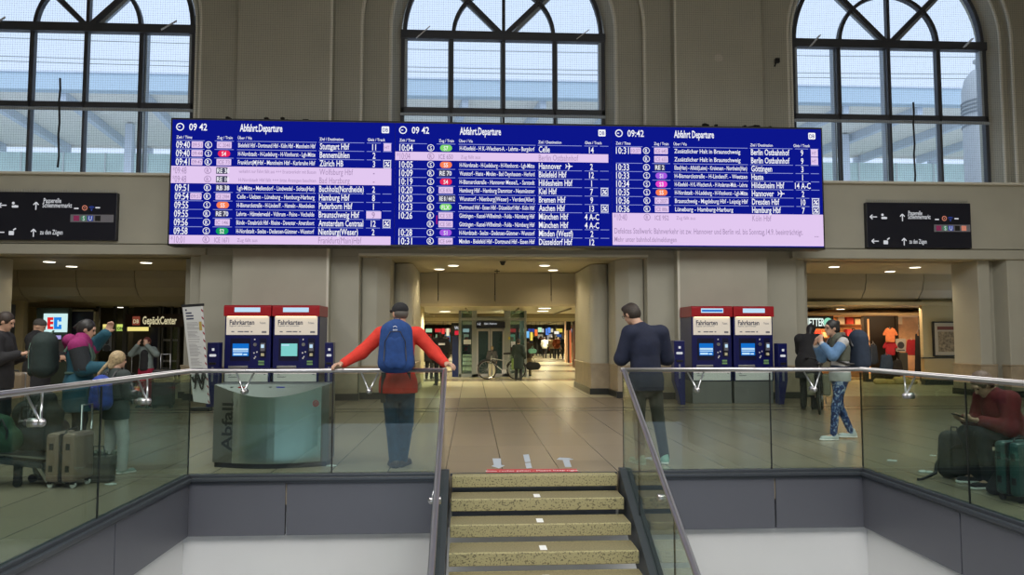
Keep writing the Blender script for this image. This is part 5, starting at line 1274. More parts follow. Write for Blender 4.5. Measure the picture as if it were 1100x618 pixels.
def suitcase(label, x, y, rz, w, d, H, m, m2, handle=0, wheelm=None):
    t = thing('suitcase', label, 'suitcase', (x, y, 0), rz); r = min(.05, d*.3)
    for e in (-1, 1):
        sh = MB().box(-w/2, w/2, min(e*.012, e*d/2), max(e*.012, e*d/2), .055, H); sh.build('shell', m, t, bevel=.035)
    MB().box(-w/2+.004, w/2-.004, -.0125, .0125, .06, H-.004).build('zip_band', m2, t, bevel=.01)
    for e in (-1, 1):
        for k in range(1, 4):
            pass
        for z in (H*.36, H*.76): MB().box(-w/2-.008, -w/2+.002, e*d*.28-.02, e*d*.28+.02, z-.03, z+.03).build('side_foot', m_black, t, bevel=.004)
    for sx_ in (-1, 1):
        for sy2 in (-1, 1):
            c = MB().cyl((sx_*(w/2-.05)-.012, sy2*(d/2-.035), .028), (sx_*(w/2-.05)+.012, sy2*(d/2-.035), .028), .027, n=20).build('wheel', wheelm or m_black, t)
            MB().box(sx_*(w/2-.05)-.018, sx_*(w/2-.05)+.018, sy2*(d/2-.035)-.02, sy2*(d/2-.035)+.02, .035, .07).build('fork', m_black, c)
    MB().tube([(-.07, 0, H-.005), (-.06, 0, H+.025), (.06, 0, H+.025), (.07, 0, H-.005)], .009, 8).build('top_handle', m_black, t, smooth=True)
    if handle:
        MB().tube([(-.09, d*.36, H-.02), (-.09, d*.36, H+handle), (.09, d*.36, H+handle), (.09, d*.36, H-.02)], .008, 8).build('pull_handle', m_steel, t, smooth=True)
    return t
m_teal = mat('teal_shell', (.03, .09, .09), .4, coat=.2)
P = gr(1100, 541); suitcase('dark teal hard suitcase right of the backpacks at the photo edge', P[0]+.06, P[1]+.1, R(15), .34, .24, .52, m_teal, m_black)
P = gr(1068, 528)
t = thing('folded_jacket', 'black jacket heap lying on floor between seated person and teal suitcase', 'jacket', (P[0]+.06, P[1]-.12, 0))
blob('fabric', [el((0, 0, .10), (.15, .13, .14)), el((.08, .03, .14), (.11, .12, .18)), el((-.10, -.02, .05), (.12, .10, .07))], c_blk, t, .012, .06, zmin=.003)
MB().tube([(-.05, -.10, .10), (-.13, -.13, .22), (-.17, -.08, .33)], .012, 8).build('strap', m_whitep, t, smooth=True)

# --- left side people
c_tealj = cloth('teal_jacket', (.010, .07, .105)); c_magenta = cloth('magenta_panel', (.24, .012, .11)); c_dgreen = cloth('dark_green_pack', (.010, .022, .020))
p = Person('person in teal and magenta hooded jacket holding a yellow cup beside the suitcase', (ax(84, 9.0, 430), 9.0, 0), R(-68), .93, .011,
    nec=(0, .02, 1.50), hd=(0, .07, 1.645), fw=(.1, .93, -.35), elL=(-.30, .12, 1.42), wrL=(-.16, .28, 1.60), hdL=(.15, .4, 1), pnL=(.9, -.2, 0), cuL=.3, shL=(-.185, .02, 1.45),
    elR=(.24, .06, 1.16), wrR=(.19, .30, 1.17), hdR=(-.1, 1, .1), pnR=(-1, 0, 0), cuR=.9)
p.body(); p.top(c_tealj, .62, .045, 'jacket', flare=.02); p.trousers(c_dtr, .02); p.shoes(c_blk); J = p.J
p.mk('shoulder_yoke', [rc(J['shL']+V(.0, 0, .0), J['shR']-V(.0, 0, 0), .112, .112), rc(J['nec'], J['che'], .12, .185, .82)], c_magenta, zmin=1.33, label='magenta yoke of the jacket')
for k in 'LR': p.mk('sleeve_panel', [rc(J['sh'+k], J['el'+k], .108, .10)], c_magenta if k == 'L' else c_dtr, zmin=1.12 if k == 'R' else None)
p.mk('hood', [rc((-.05, -.11, 1.50), (.05, -.11, 1.50), .075, .075), rc((0, -.10, 1.42), (0, -.12, 1.50), .07, .08)], c_magenta)
p.hair(h_black, 0, extra=(rc(p.hp(0, -.09, .03), p.hp(0, -.14, -.03), .04, .02),))
backpack('large black and green hiking backpack on the person in teal jacket', p, .38, 1.02, 1.60, .42, .34, c_dgreen, cloth('pack_grey_green_strap', (.05, .09, .07)))
cw = in_world(p.t, (.17*.93, .40*.93, 1.12*.93)); t = thing('drink_cup', 'yellow paper cup with straw held by the person in teal jacket', 'cup', cw)
MB().lathe([(.028, 0), (.038, .085), (.036, .085), (.027, .004)], n=20).build('cup', mat('cup_yellow', (.75, .48, .05), .5), t, smooth=True)
MB().lathe([(.04, .084), (.04, .093), (.02, .098)], n=20).build('lid', m_whitep, t); MB().cyl((0, 0, .09), (-.015, 0, .15), .004, n=8).build('straw', m_whitep, t)

c_lpant = cloth('pale_grey_joggers', (.50, .50, .48)); c_kidj = cloth('dark_grey_green_hoodie', (.03, .04, .038)); c_kbp = cloth('royal_blue_pack', (.02, .05, .28), 25, .3, .4)
p = Person('child in pale joggers and dark hoodie wearing a blue backpack', (ax(131, 8.35, 450), 8.2, 0), R(-30), .715, .008,
    hd=(0, .02, 1.67), fw=(.35, .9, -.1), anL=(-.15, -.02, .085), anR=(.15, .03, .085), knL=(-.12, .03, .5), knR=(.12, .05, .5), elL=(-.25, .03, 1.17), wrL=(-.20, .23, 1.12), elR=(.25, .03, 1.17), wrR=(.2, .23, 1.14), hdL=(.3, 1, 0), hdR=(-.3, 1, 0))
p.body(); p.top(c_kidj, .80, .035, 'hoodie', flare=.02); p.trousers(c_lpant, .026); p.shoes(mat('pale_mint_shoe', (.30, .40, .36), .6), m_whitep)
p.hair(mat('hair_blond', (.36, .27, .15), .6, noise=(50, .35)), .10, extra=(el(p.hp(0, -.02, .03), (.10, .11, .11), p.M),))
q = p.mk('braid', [rc(p.hp(0, -.12, -.04+.0), p.hp(-.02, -.17, -.12), .026, .024), rc(p.hp(-.02, -.17, -.12), p.hp(-.06, -.22, -.22), .024, .022), rc(p.hp(-.06, -.22, -.22), p.hp(-.09, -.25, -.33), .020, .010)], MATS['hair_blond'], k=.01)
backpack('bright blue backpack on the child in pale joggers', p, .24, .93, 1.45, .38, .26, c_kbp, m_black)
cw = in_world(p.t, (.03, .21, .80)); t = thing('drink_cup', 'orange red paper cup in front of the child in pale joggers', 'cup', cw)
MB().lathe([(.028, 0), (.038, .085), (.036, .085), (.027, .004)], n=20).build('cup', mat('cup_orange', (.8, .12, .03), .5), t, smooth=True)
MB().lathe([(.04, .084), (.04, .093), (.02, .098)], n=20).build('lid', mat('lid_yellow', (.7, .35, .05), .5), t)

p = Person('person in black puffer coat and grey beanie in front of the EC cash machine', (ax(38, 13.0, 430), 13.0, 0), R(-75), .97, .016, elR=(.25, .08, 1.16), wrR=(.2, .33, 1.12), elL=(-.25, .08, 1.16), wrL=(-.2, .33, 1.12), hdL=(0, 1, 0), hdR=(0, 1, 0), fw=(0, .9, -.35))
p.body(); p.top(c_blk, .62, .075, 'puffer_coat', flare=.03); p.trousers(c_blk, .03); p.shoes(c_blk); p.mk('beanie', [el(p.hp(0, -.01, .04), (.092, .108, .09), p.M)], cloth('beanie_grey', (.06, .055, .05)), zmin=1.67)
p = Person('person in dark clothes at the far left edge holding out a phone', (ax(-1, 9.8, 430), 9.8, 0), R(-80), .985, .011, fw=(0, .9, -.4), hd=(0, .04, 1.66), elR=(.24, .05, 1.17), wrR=(.15, .26, 1.24), elL=(-.24, .05, 1.17), wrL=(-.12, .25, 1.20), hdL=(.2, 1, .1), hdR=(-.2, 1, .1), pnL=(0, 0, 1), pnR=(0, 0, 1), cuL=.5, cuR=.5)
p.body(); p.top(c_blk, .80, .03, 'jacket'); p.trousers(c_dtr); p.shoes(c_blk); p.hair(h_brown)
phone('mobile phone held out by the person at the far left edge', in_world(p.t, (.03, .41, 1.235)), (R(-75), 0, R(-80)))
m_beige = mat('beige_shell', (.22, .17, .11), .5)
suitcase('tall beige brown suitcase standing by the person at the far left edge', ax(14, 10.6, 410), 10.6, R(5), .34, .26, .95, m_beige, m_steel)

p = Person('person in grey denim jacket and red trousers with both hands raised to the face', (ax(157, 15.6, 400), 15.6, 0), R(170), .80, .014, elL=(-.34, .12, 1.35), wrL=(-.12, .20, 1.58), elR=(.34, .12, 1.35), wrR=(.12, .20, 1.58), hdL=(.3, -.1, 1), hdR=(-.3, -.1, 1), pnL=(.5, -.8, 0), pnR=(-.5, -.8, 0), shL=(-.19, .01, 1.45), shR=(.19, .01, 1.45))
p.body(); p.top(cloth('grey_denim', (.17, .21, .20)), .98, .03, 'jacket'); p.mk('top', [rc((0, .05, 1.36), (0, .06, 1.0), .12, .13, .9)], c_blk, zmin=.93); p.trousers(cloth('crimson_trousers', (.30, .01, .04)), .03); p.shoes(c_blk); p.hair(mat('hair_auburn', (.10, .02, .015), .6), .05)
suitcase('black suitcase standing right of the person in red trousers', ax(176, 15.4, 410), 15.4, R(10), .40, .26, .78, mat('black_shell', (.012, .012, .012), .5), m_black, .30)
suitcase('black suitcase with pull handle left of the person in red trousers', ax(134, 16.4, 410), 16.4, R(-10), .36, .24, .66, mat('black_shell2', (.016, .014, .012), .5), m_black, .36)

# --- luggage at the left glass
m_rose = mat('rose_gold_shell', (.34, .25, .20), .35, .35)
t_ = suitcase('rose gold hard suitcase with pull handle behind the left side glass', ax(75, 7.55, 500), 7.55, R(82), .31, .30, .52, m_rose, m_black, .0, m_whitep)
MB().tube([(.10, -.14, .54), (.10, -.14, .78), (-.05, -.14, .78), (-.05, -.14, .54)], .010, 8).build('pull_handle', m_steel, t_, smooth=True)
x0 = ax(22, 7.5, 500)
t = thing('luggage_trolley', 'black luggage trolley loaded with dark bags behind the left side glass', 'trolley', (x0, 7.5, 0))
f_ = MB(); f_.bar((-.55, 0, .30), (.20, .0, .20), .05, .05); f_.bar((-.55, .25, .30), (.20, .25, .20), .05, .05); f_.bar((.2, -.02, .20), (.2, .27, .20), .05, .05); f_.bar((-.3, 0, .27), (-.3, .25, .27), .04, .04); f_.build('deck_frame', m_anthr, t, bevel=.006)
MB().box(-.55, .2, -.02, .27, .285, .30).move(Matrix.Rotation(R(6), 4, 'Y')).build('deck_plate', mat('trolley_steel', (.4, .42, .42), .3, .9), t)
MB().bar((.15, 0, .22), (.26, 0, .05), .02, .03).build('front_brace', m_steel, t); MB().bar((-.02, .0, .22), (-.02, 0, .06), .06, .05).build('leg', m_black, t)
for x in (-.02, -.5):
    for y in (0, .25): MB().cyl((x-.0, y-.015, .04), (x, y+.015, .04), .04, n=20).build('wheel', m_rubber, t)
MB().tube([(-.62, 0, .3), (-.70, 0, .95), (-.70, .25, .95), (-.62, .25, .3)], .014, 8).build('push_handle', m_black, t, smooth=True)
def duffel(label, x, y, z, prims, m, rz=0, name='travel_bag', cat='bag', strap=None):
    t = thing(name, label, cat, (x, y, z), rz); blob('fabric', prims, m, t, .012, .05, zmin=.004)
    if strap: MB().tube(strap, .012, 8).build('strap', m_black, t, smooth=True)
    return t
c_bag = cloth('black_green_bag', (.010, .016, .015), 18, .4)
duffel('large black travel bag standing on the luggage trolley', ax(42, 7.6, 460)-.05, 7.68, .32, [rc((-.1, 0, .14), (.1, 0, .14), .15, .15), rc((-.1, 0, .36), (.1, 0, .34), .14, .13), rc((.0, 0, .5), (.08, 0, .5), .09, .08)], c_bag, 0, strap=[(-.1, -.15, .3), (-.06, -.18, .45), (.08, -.16, .45), (.12, -.14, .3)])
duffel('dark green crumpled bag with lime patch on the luggage trolley', ax(0, 7.5, 460), 7.5, .33, [rc((-.15, 0, .13), (.08, 0, .12), .14, .13), rc((-.12, 0, .28), (.02, 0, .26), .12, .10)], cloth('green_bag', (.02, .06, .03)), strap=[(.02, -.1, .2), (.10, -.14, .33), (.14, -.12, .22), (.12, -.1, .08)])
duffel('black suitcase-like bag standing on floor right of the luggage trolley', ax(52, 7.9, 500), 7.95, 0, [rc((-.05, 0, .12), (-.05, 0, .50), .12, .11), rc((.05, 0, .12), (.05, 0, .50), .12, .11)], cloth('dark_plum', (.016, .010, .014)))
P = gr(103, 520); t = thing('tote_bag', 'grey brown tote bag with stuff on top beside the rose gold suitcase', 'bag', (P[0], P[1]+.12, 0))
MB().prism([(-.10, 0), (.10, 0), (.115, .26), (-.115, .26)], -.07, .07).build('bag_body', cloth('grey_brown_canvas', (.10, .09, .07)), t, bevel=.015)
mb = MB(); rr = random.Random(2)
for i in range(9): mb.ball((rr.uniform(-.09, .09), rr.uniform(-.05, .05), .27+rr.random()*.03), .03, 6, (1, .8, .7))
mb.build('contents', mat('bag_contents', (.16, .17, .13), .7, noise=(40, .6)), t, smooth=True)
q = MB().tube([(-.06, -.07, .25), (-.05, -.09, .36), (.05, -.09, .36), (.06, -.07, .25)], .006, 6); q.build('handle', m_black, t, smooth=True)

# ------------------------------------------------------------------ beyond the portals
def pt(px, py, Y): return at(px, py, Y)
# left passage: cash machine, luggage shop
Y = 21.7
m_ec = mat('cash_frame_green', (.05, .07, .055), .5)
a, b = pt(42, 331, Y), pt(76, 331, Y); x0, x1 = a[0], b[0]; zt = a[2]
t = thing('cash_machine', 'EC cash machine with bright white sign above, set in the left passage wall', 'cash machine', ((x0+x1)/2, Y, 0))
MB().box(x0, x1, Y-.12, Y+.09, 0, zt).build('surround', m_ec, t, world=True, bevel=.01)
a, b = pt(47, 337, Y-.2), pt(70.5, 357, Y-.2)
s_ = MB().box(a[0], b[0], Y-.2, Y-.12, b[2], a[2]).build('light_box', emi('ec_white', srgb(205, 240, 240), 1.0), t, world=True)
def px_rects(name, rects, m, Yp, parent, world=True, y0=None):
    mb = MB()
    for (u0, v0, u1, v1) in rects: A = pt(u0, v0, Yp); B = pt(u1, v1, Yp); rrect(mb, A[0], B[0], B[2], A[2], Yp)
    return mb.build(name, m, parent, world=world)
e_r = emi('ec_red', srgb(225, 35, 40), 1); e_b = emi('ec_blue', srgb(30, 130, 225), 1)
o = px_rects('letter_e', [(51, 341, 57.3, 344), (51, 344, 54, 351), (51, 351, 57.3, 353.8), (54, 345.6, 57.3, 348.6)], e_r, Y-.21, t)
o = px_rects('letter_c', [(58, 341, 66, 344), (58, 344, 61.5, 351), (58, 351, 66, 353.8), (63, 344, 66, 345.6), (63, 349, 66, 351)], e_b, Y-.21, t)
o = px_rects('cash_screen', [(53, 360.5, 65.5, 364.5)], emi('cash_screen', srgb(175, 165, 225), .9), Y-.13, t)
px_rects('console', [(51, 366, 68, 385)], mat('console_grey', (.12, .12, .13), .4), Y-.125, t)
A, B = pt(76, 333, 21.9), pt(102, 400, 21.9)
t = thing('dark_door', 'dark navy door panel right of the EC cash machine', 'door', ((A[0]+B[0])/2, 21.9, 0))
MB().box(A[0]+.05, B[0]-.05, 21.85, 21.95, 0, A[2]-.05).build('door_leaf', mat('door_navy', (.008, .010, .022), .4), t, world=True)
MB().box(A[0], A[0]+.05, 21.8, 22, 0, A[2]).box(B[0]-.05, B[0], 21.8, 22, 0, A[2]).box(A[0], B[0], 21.8, 22, A[2]-.05, A[2]).build('door_frame', mat('frame_olive', (.2, .19, .12), .5), t, world=True)
# white ceiling light ring
A = gr(63, 326, 2.45)
Y = 23.2
xl_, xr_ = pt(103, 350, Y)[0], -5.95; ztop = 2.34
t = thing('luggage_shop_front', 'glazed luggage centre front lettered GepäckCenter in the left passage', 'shop front', ((xl_+xr_)/2, Y, 0))
f_ = MB()
for px, w_ in ((104, .10), (122.5, .07), (134, .12), (171, .06), (174.5, .05), (184, .05), (192, .06)): x = pt(px, 370, Y)[0]; f_.box(x-w_/2, x+w_/2, Y-.04, Y+.06, 0, ztop)
f_.box(xl_, xr_, Y-.04, Y+.06, 0, .12)
f_.build('mullions', mat('shop_mullion', (.10, .10, .09), .4, .3), t, world=True)
z0, z1 = pt(150, 351.5, Y)[2], pt(150, 337.5, Y)[2]
MB().box(pt(136.5, 345, Y)[0], xr_, Y-.12, Y-.04, z0, z1).build('fascia', mat('shop_fascia_brown', (.035, .018, .012), .4), t, world=True)
q = MB(); A = pt(153, 349, Y-.13); text(q, 'GepäckCenter', A[0], A[2]+.02, .33, Y-.13, bold=.025, width=pt(191.5, 349, Y)[0]-A[0]); q.build('lettering', emi('gold_lettering', srgb(205, 195, 155), .9), t, world=True)
q = MB(); A = pt(142, 349.5, Y-.13); B = pt(150.5, 340, Y-.13); rrect(q, A[0], B[0], A[2], B[2], Y-.13, .02); e1 = q.build('emblem', emi('emblem_dull_red', srgb(120, 60, 45), 1), t, world=True)
q = MB(); text(q, 'DB', A[0]+.03, A[2]+.06, .16, Y-.135, bold=.02, width=B[0]-A[0]-.06); q.build('emblem_letters', emi('gold_lettering', (0, 0, 0)), t, world=True)
e_yel = emi('yellow_light_box', srgb(238, 222, 130), 1)
for (u0, u1), g_ in (((110.5, 121), 0), ((125, 131.8), 1), ((137, 159.5), 0)):
    px_rects('light_strip', [(u0, 348.5, u1, 355.8)], e_yel if not g_ else emi('yellow_green_box', srgb(205, 225, 110), 1), Y+.08 if u1 < 135 else Y-.06, t)
q = MB(); A = pt(126, 354.5, Y+.07); text(q, 'ON', A[0], A[2], .13, Y+.07, bold=.02); q.build('sign_letters', m_ptext, t, world=True)
o = px_rects('portrait_poster', [(110.8, 360, 119.5, 377)], mat('poster_pale', (.34, .36, .38), .6), Y-.05, t)
q = MB(); A = pt(115, 367, Y-.055); q.ball((A[0], A[1], A[2]), .08, 8, (.8, .05, 1.1)); q.ball((A[0], A[1], A[2]-.2), .11, 8, (1, .05, .9)); q.build('poster_figure', mat('poster_grey', (.10, .11, .12), .6), t, world=True)
q = MB()
for i in range(9):
    for pyy in (365.5, 388): A = pt(176+i*2, pyy, Y-.03); rrect(q, A[0]-.012, A[0]+.014, A[2]-.03, A[2]+.03, Y-.03)
q.build('glass_markings', mat('marking_grey', (.4, .4, .38), .6), t, world=True)
for i, (u0, u1) in enumerate(((104, 122), (124, 133), (172, 192))): A = pt(u0, 350, Y+.02); B = pt(u1, 350, Y+.02); MB().box(A[0], B[0], Y+.015, Y+.025, .1, z0).build('glass_panel', m_sglass, t, world=True)
MB().box(pt(135, 360, Y)[0], pt(170, 360, Y)[0], Y+.5, Y+.6, 0, ztop).build('inner_partition', mat('shop_inner_dark', (.02, .017, .012), .6), t, world=True)
MB().box(pt(160, 360, Y)[0], pt(171, 360, Y)[0], Y+.1, Y+.2, 0, z0).build('blue_panel', mat('blue_dark_panel', (.008, .010, .035), .5), t, world=True)
MB().box(pt(185, 360, Y)[0], pt(191, 360, Y)[0], Y+.05, Y+.12, 0, z0).build('olive_panel', mat('olive_panel', (.16, .16, .06), .5), t, world=True)
struct('wall_luggage_shop', MB().box(-13.6, -5.9, 24.3, 24.5, 0, 2.5), mat('shop_back_wall', (.05, .045, .03), .7))
struct('wall_far_left', MB().box(-13.8, -13.5, 17.2, 24.5, 0, 4.3), m_pside)
struct('wall_far_right', MB().box(18, 18.2, 21, 64, 0, 4.3), m_pside)
struct('ceiling_slab', MB().box(-13.6, 18, 18.0, 64, 3.45, 4.3), m_soffit)
struct('wall_slab_edge', MB().box(-60, -13.5, 18, 18.2, 0, 4.3).box(15, 60, 18, 18.2, 0, 4.3), m_pside)
for pos, pw in (((-7.6, 23.7, 2.2), 5),): spot(pos, pw)
A = pt(-2, 350, 21.7)
t = thing('magazine_stand', 'narrow lit stand with red and white covers at far left edge', 'stand', (pt(5, 350, 19.5)[0], 19.5, 0))
xa = pt(5.5, 350, 19.5)[0]; MB().box(xa-.10, xa+.12, 19.5, 19.7, 0, 2.25).build('case', m_dark, t, world=True)
for v, c in ((322, (.55, .5, .5)), (330, (.6, .06, .04)), (337, (.6, .6, .6)), (346, (.5, .5, .5)), (354, (.7, .12, .05))):
    z = pt(5, v, 19.48)[2]; MB().box(xa-.07, xa+.09, 19.47, 19.5, z-.09, z+.06).build('cover', mat('cover_%d' % v, c, .5, emit=.25), t, world=True)

# right passage: clothing shop with NETTER sign, framed map
Y = 23.0; xa, xb = 6.45, pt(993, 360, 23.0)[0]
t = thing('clothing_shop_front', 'warm lit clothing shop front in the right passage with NETTER sign', 'shop front', ((xa+xb)/2, Y, 0))
zh = pt(930, 339.5, Y)[2]
px = lambda u, v=360, Yp=Y: pt(u, v, Yp)
MB().box(px(862)[0], px(894)[0], Y-.10, Y-.02, px(864, 351.5)[2], zh).build('sign_band', m_dark, t, world=True)
q = MB(); A = px(864.5, 350.3, Y-.11); text(q, 'NETTER', A[0], A[2], .34, Y-.11, bold=.03, width=px(884.5)[0]-A[0]); q.build('lettering', emi('netter_white', srgb(225, 240, 232), 1.1), t, world=True)
A = px(889.5, 346.3, Y-.11); q = MB(); disc(q, A[0], A[2], .14, Y-.11); q.build('round_emblem', emi('netter_green', srgb(150, 225, 190), 1), t, world=True)
q = MB(); seg(q, A[0]-.03, A[2]-.08, A[0]+.04, A[2]+.07, .04, Y-.115); q.build('emblem_leaf', emi('netter_leaf', srgb(30, 120, 80), 1), t, world=True)
f_ = MB(); 
for u, w_ in ((893.5, .08), (930, .16), (963, .08), (990, .08)): x = px(u)[0]; f_.box(x-w_/2, x+w_/2, Y-.06, Y+.1, 0, zh)
f_.box(px(930)[0], px(963)[0], Y+.0, Y+.08, 0, zh); f_.box(px(863)[0], px(893)[0], Y-.03, Y+.05, px(870, 353)[2], zh)
f_.build('dark_frame', mat('shop_dark_brown', (.028, .018, .010), .5), t, world=True)
MB().box(px(931)[0], px(932.6)[0], Y-.08, Y-.06, .1, zh-.1).build('light_strip', emi('orange_strip', srgb(255, 170, 100), 1.2), t, world=True)
m_shopw = mat('shop_warm_wall', (.62, .34, .15), .7, noise=(2.2, .3))
struct('wall_clothing_shop', MB().box(6.2, 18, 25.6, 25.8, 0, 2.6).box(6.2, 6.4, 23, 25.8, 0, 2.6), m_shopw)
struct('ceiling_clothing_shop', MB().box(6.2, 18, 22.9, 25.8, zh+.02, zh+.1), mat('shop_ceiling', (.6, .45, .25), .6))
area('shop_light', ((px(905)[0]+px(925)[0])/2, 24.3, zh-.03), (0, 0, 0), 1.2, 1.6, 60, (1, .62, .30))
area('shop_light', (px(978)[0], 24.3, zh-.03), (0, 0, 0), 1.2, 1.6, 60, (1, .62, .30))
area('shop_display_fill', (px(948)[0], 21.8, 2.3), (R(15), 0, 0), 1.6, .2, 24, (1, .70, .42))  # added fill in front of the shop, brightens display and sacks
rr = random.Random(11)
cols = [(.6, .05, .03), (.8, .30, .08), (.7, .55, .35), (.05, .05, .06), (.75, .7, .6), (.8, .45, .05), (.45, .03, .05), (.06, .09, .16)]
shm = [mat('shelf_goods_%d' % i, c, .7) for i, c in enumerate(cols)]
sh = thing('wall_shelf', 'warm lit wall shelves filled with clothes at the back of the clothing shop', 'shelf', (px(910)[0], 25.4, 0))
b_ = MB()
for z in (.5, .95, 1.4, 1.85): b_.box(6.6, xb+.6, 25.25, 25.6, z-.02, z)
b_.build('boards', mat('shelf_wood', (.35, .2, .1), .6), sh, world=True)
n_item = 0
for z in (.5, .95, 1.4, 1.85):
    x = 7.9
    while x < xb+.4:
        w_ = rr.uniform(.14, .3); h_ = rr.uniform(.10, .30)
        if not (px(932)[0]*1.1 < x < px(960)[0]*1.06):
            o = MB().box(-w_/2, w_/2, -.12, .12, 0, h_).build('folded_garment', shm[rr.randrange(8)], bevel=.02); o.location = (x+w_/2, 25.42, z+.001)
            tag(o, 'small folded garment stack on the warm lit shelves of the clothing shop', 'clothes', 'folded garments on the shop shelves')
        x += w_+rr.uniform(.02, .08)
def tee(label, u, v0, v1, m, Yt, wpx, name='t_shirt', cat='shirt', long=False, rz=0):
    A = pt(u, v0, Yt); B = pt(u, v1, Yt); H = A[2]-B[2]; W = wpx*Yt/800
    t = thing(name, label, cat, (A[0], Yt, B[2]))
    sl_ = .1 if long else .55
    P = [rc((0, 0, H*.12), (0, 0, H*.78), W*.30, W*.27, .28), rc((-W*.12, 0, H*.15), (-W*.14, 0, H*.8), W*.2, W*.16, .3), rc((W*.12, 0, H*.15), (W*.14, 0, H*.8), W*.2, W*.16, .3),
         rc((-W*.24, 0, H*.86), (-W*.42, 0, H*sl_), W*.10, W*.09, .4), rc((W*.24, 0, H*.86), (W*.42, 0, H*sl_), W*.10, W*.09, .4), el((0, 0, H*1.0), (W*.11, .2, H*.09), None, '-')]
    blob('fabric', P, m, t, .014, .03, zmin=.005)
    MB().tube([(-W*.2, 0, H*.9), (0, 0, H*.99), (W*.2, 0, H*.9)], .006, 6).cyl((0, 0, H*.99), (0, .03, H*1.06), .005).build('hanger', m_steel, t, smooth=True)
    return t
tee('orange t-shirt hanging topmost in the dark display bay of the clothing shop', 956, 352.5, 368, cloth('orange_cotton', (.75, .22, .08)), 22.6, 17)
tee('crimson t-shirt hanging just below the orange one in the shop display', 956, 366, 382, cloth('crimson_cotton', (.42, .015, .03)), 22.65, 17)
tee('navy jacket hanging low in the shop display under the crimson t-shirt', 952, 380, 402, cloth('navy_shell', (.025, .05, .10)), 22.5, 18, 'display_jacket', 'jacket', True)
tee('black patterned sweater hanging low right of the navy display jacket', 964, 386, 404, c_blk, 22.45, 14, 'display_sweater', 'sweater', True)
tee('red sweater hanging in the right window bay of the clothing shop', 979, 364, 382, cloth('red_knit', (.45, .02, .03)), 22.8, 15, 'display_sweater', 'sweater', True)
tee('black coat hanging at the right end of the clothing shop window', 987, 352, 408, c_blk, 22.4, 13, 'display_coat', 'coat', True)
tee('dark jacket hanging left of the orange t-shirt beside the shop door', 938, 368, 392, c_navyp, 22.6, 11, 'display_jacket', 'jacket', True)
A = pt(967.5, 371, 22.7); o = MB().box(-.16, .16, -.01, .01, -.20, .20).build('poster_board', mat('poster_board_pale', (.45, .42, .38), .6)); o.location = A; tag(o, 'small pale poster with a dark round picture in the clothing shop window', 'poster')
q = MB(); q.cyl((0, -.016, 0), (0, -.011, 0), .11).box(-.12, .12, -.013, -.011, -.17, -.14); q.build('poster_picture', mat('poster_ink', (.04, .04, .05), .6), o)
A = pt(971, 379, 22.7); B = pt(971, 404, 22.7); o = MB().box(-.13, .13, -.03, .03, 0, A[2]-B[2]).build('info_stand', mat('display_panel_grey', (.06, .06, .05), .6), bevel=.01); o.location = (B[0], 22.7, B[2]); tag(o, 'dark grey upright display panel under the small pale poster', 'display panel')
for u, w_, hh, lb in ((946, .30, .17, 'leftmost pale yellow sack lying at the foot of shop display'), (957, .26, .15, 'pale yellow sack lying second from left at the foot of shop display'), (968, .34, .22, 'raised pale yellow sack in middle of the shop display foot'), (979, .30, .14, 'rightmost pale yellow sack lying at the foot of shop display')):
    A = gr(u, 413); t = thing('yellow_sack', lb, 'sack', (A[0], A[1], 0), 0, 'yellow sacks'); blob('fabric', [rc((-w_*.4, 0, hh*.5), (w_*.4, 0, hh*.5), hh*.55, hh*.5)], mat('sack_yellow', (.62, .46, .16), .7), t, .016, .04, zmin=.004)
    MB().tube([(-.04, -hh*.5, hh*.2), (-.04, -hh*.3, hh*.92), (-.04, hh*.3, hh*.92)], .008, 6).build('tie', mat('sack_tie', (.4, .3, .1), .7), t, smooth=True)
A, B = pt(1001.5, 345.5, 21.5), pt(1030, 383, 21.5)
t = thing('framed_map', 'framed city map hanging on the passage wall right of the clothing shop', 'picture', ((A[0]+B[0])/2, 21.5, (A[2]+B[2])/2)); w_, h_ = (B[0]-A[0])/2, (A[2]-B[2])/2
MB().box(-w_, w_, -.03, .045, -h_, h_).build('frame', m_black, t, bevel=.006); MB().box(-w_+.04, w_-.04, -.035, -.03, -h_+.04, h_-.04).build('mount', mat('map_mount', (.42, .38, .30), .6), t)
MB().box(-w_+.14, w_-.04, -.04, -.035, -h_+.14, h_-.3).build('map_sheet', mat('map_sheet', (.24, .19, .12), .6, noise=(16, .6)), t); MB().box(-w_+.12, w_-.04, -.04, -.035, h_-.25, h_-.15).build('red_strip', mat('map_red', (.15, .04, .03), .6), t)

# ------------------------------------------------------------------ centre concourse
struct('wall_concourse_back', MB().box(-8, 18, 62, 62.3, 0, 2.5), mat('concourse_back', (.28, .24, .17), .7))
LC = (1, .88, .60)
k = 0
for y, xs_, pw in ((23.6, (-1.0, 3.0), 26), (28, (-3, 1.0, 5), 34), (33, (-2, 3, 8), 40), (40, (-2, 4, 10), 50), (48, (-1, 5, 11), 60), (56, (1, 7), 60)):
    for x in xs_: spot((x, y, 2.22), pw*11, 165, LC, .1)
for (u, v), lb in zip(((478, 334.5), (585, 331), (583, 334)), ('downlight in the concourse ceiling left of the glass lift', 'nearer of two downlights in the concourse ceiling right of the lift', 'farther of two downlights in the concourse ceiling right of the lift')):
    downlight(u, v, 2.36, lb, 'concourse downlights', 0, .20, False)
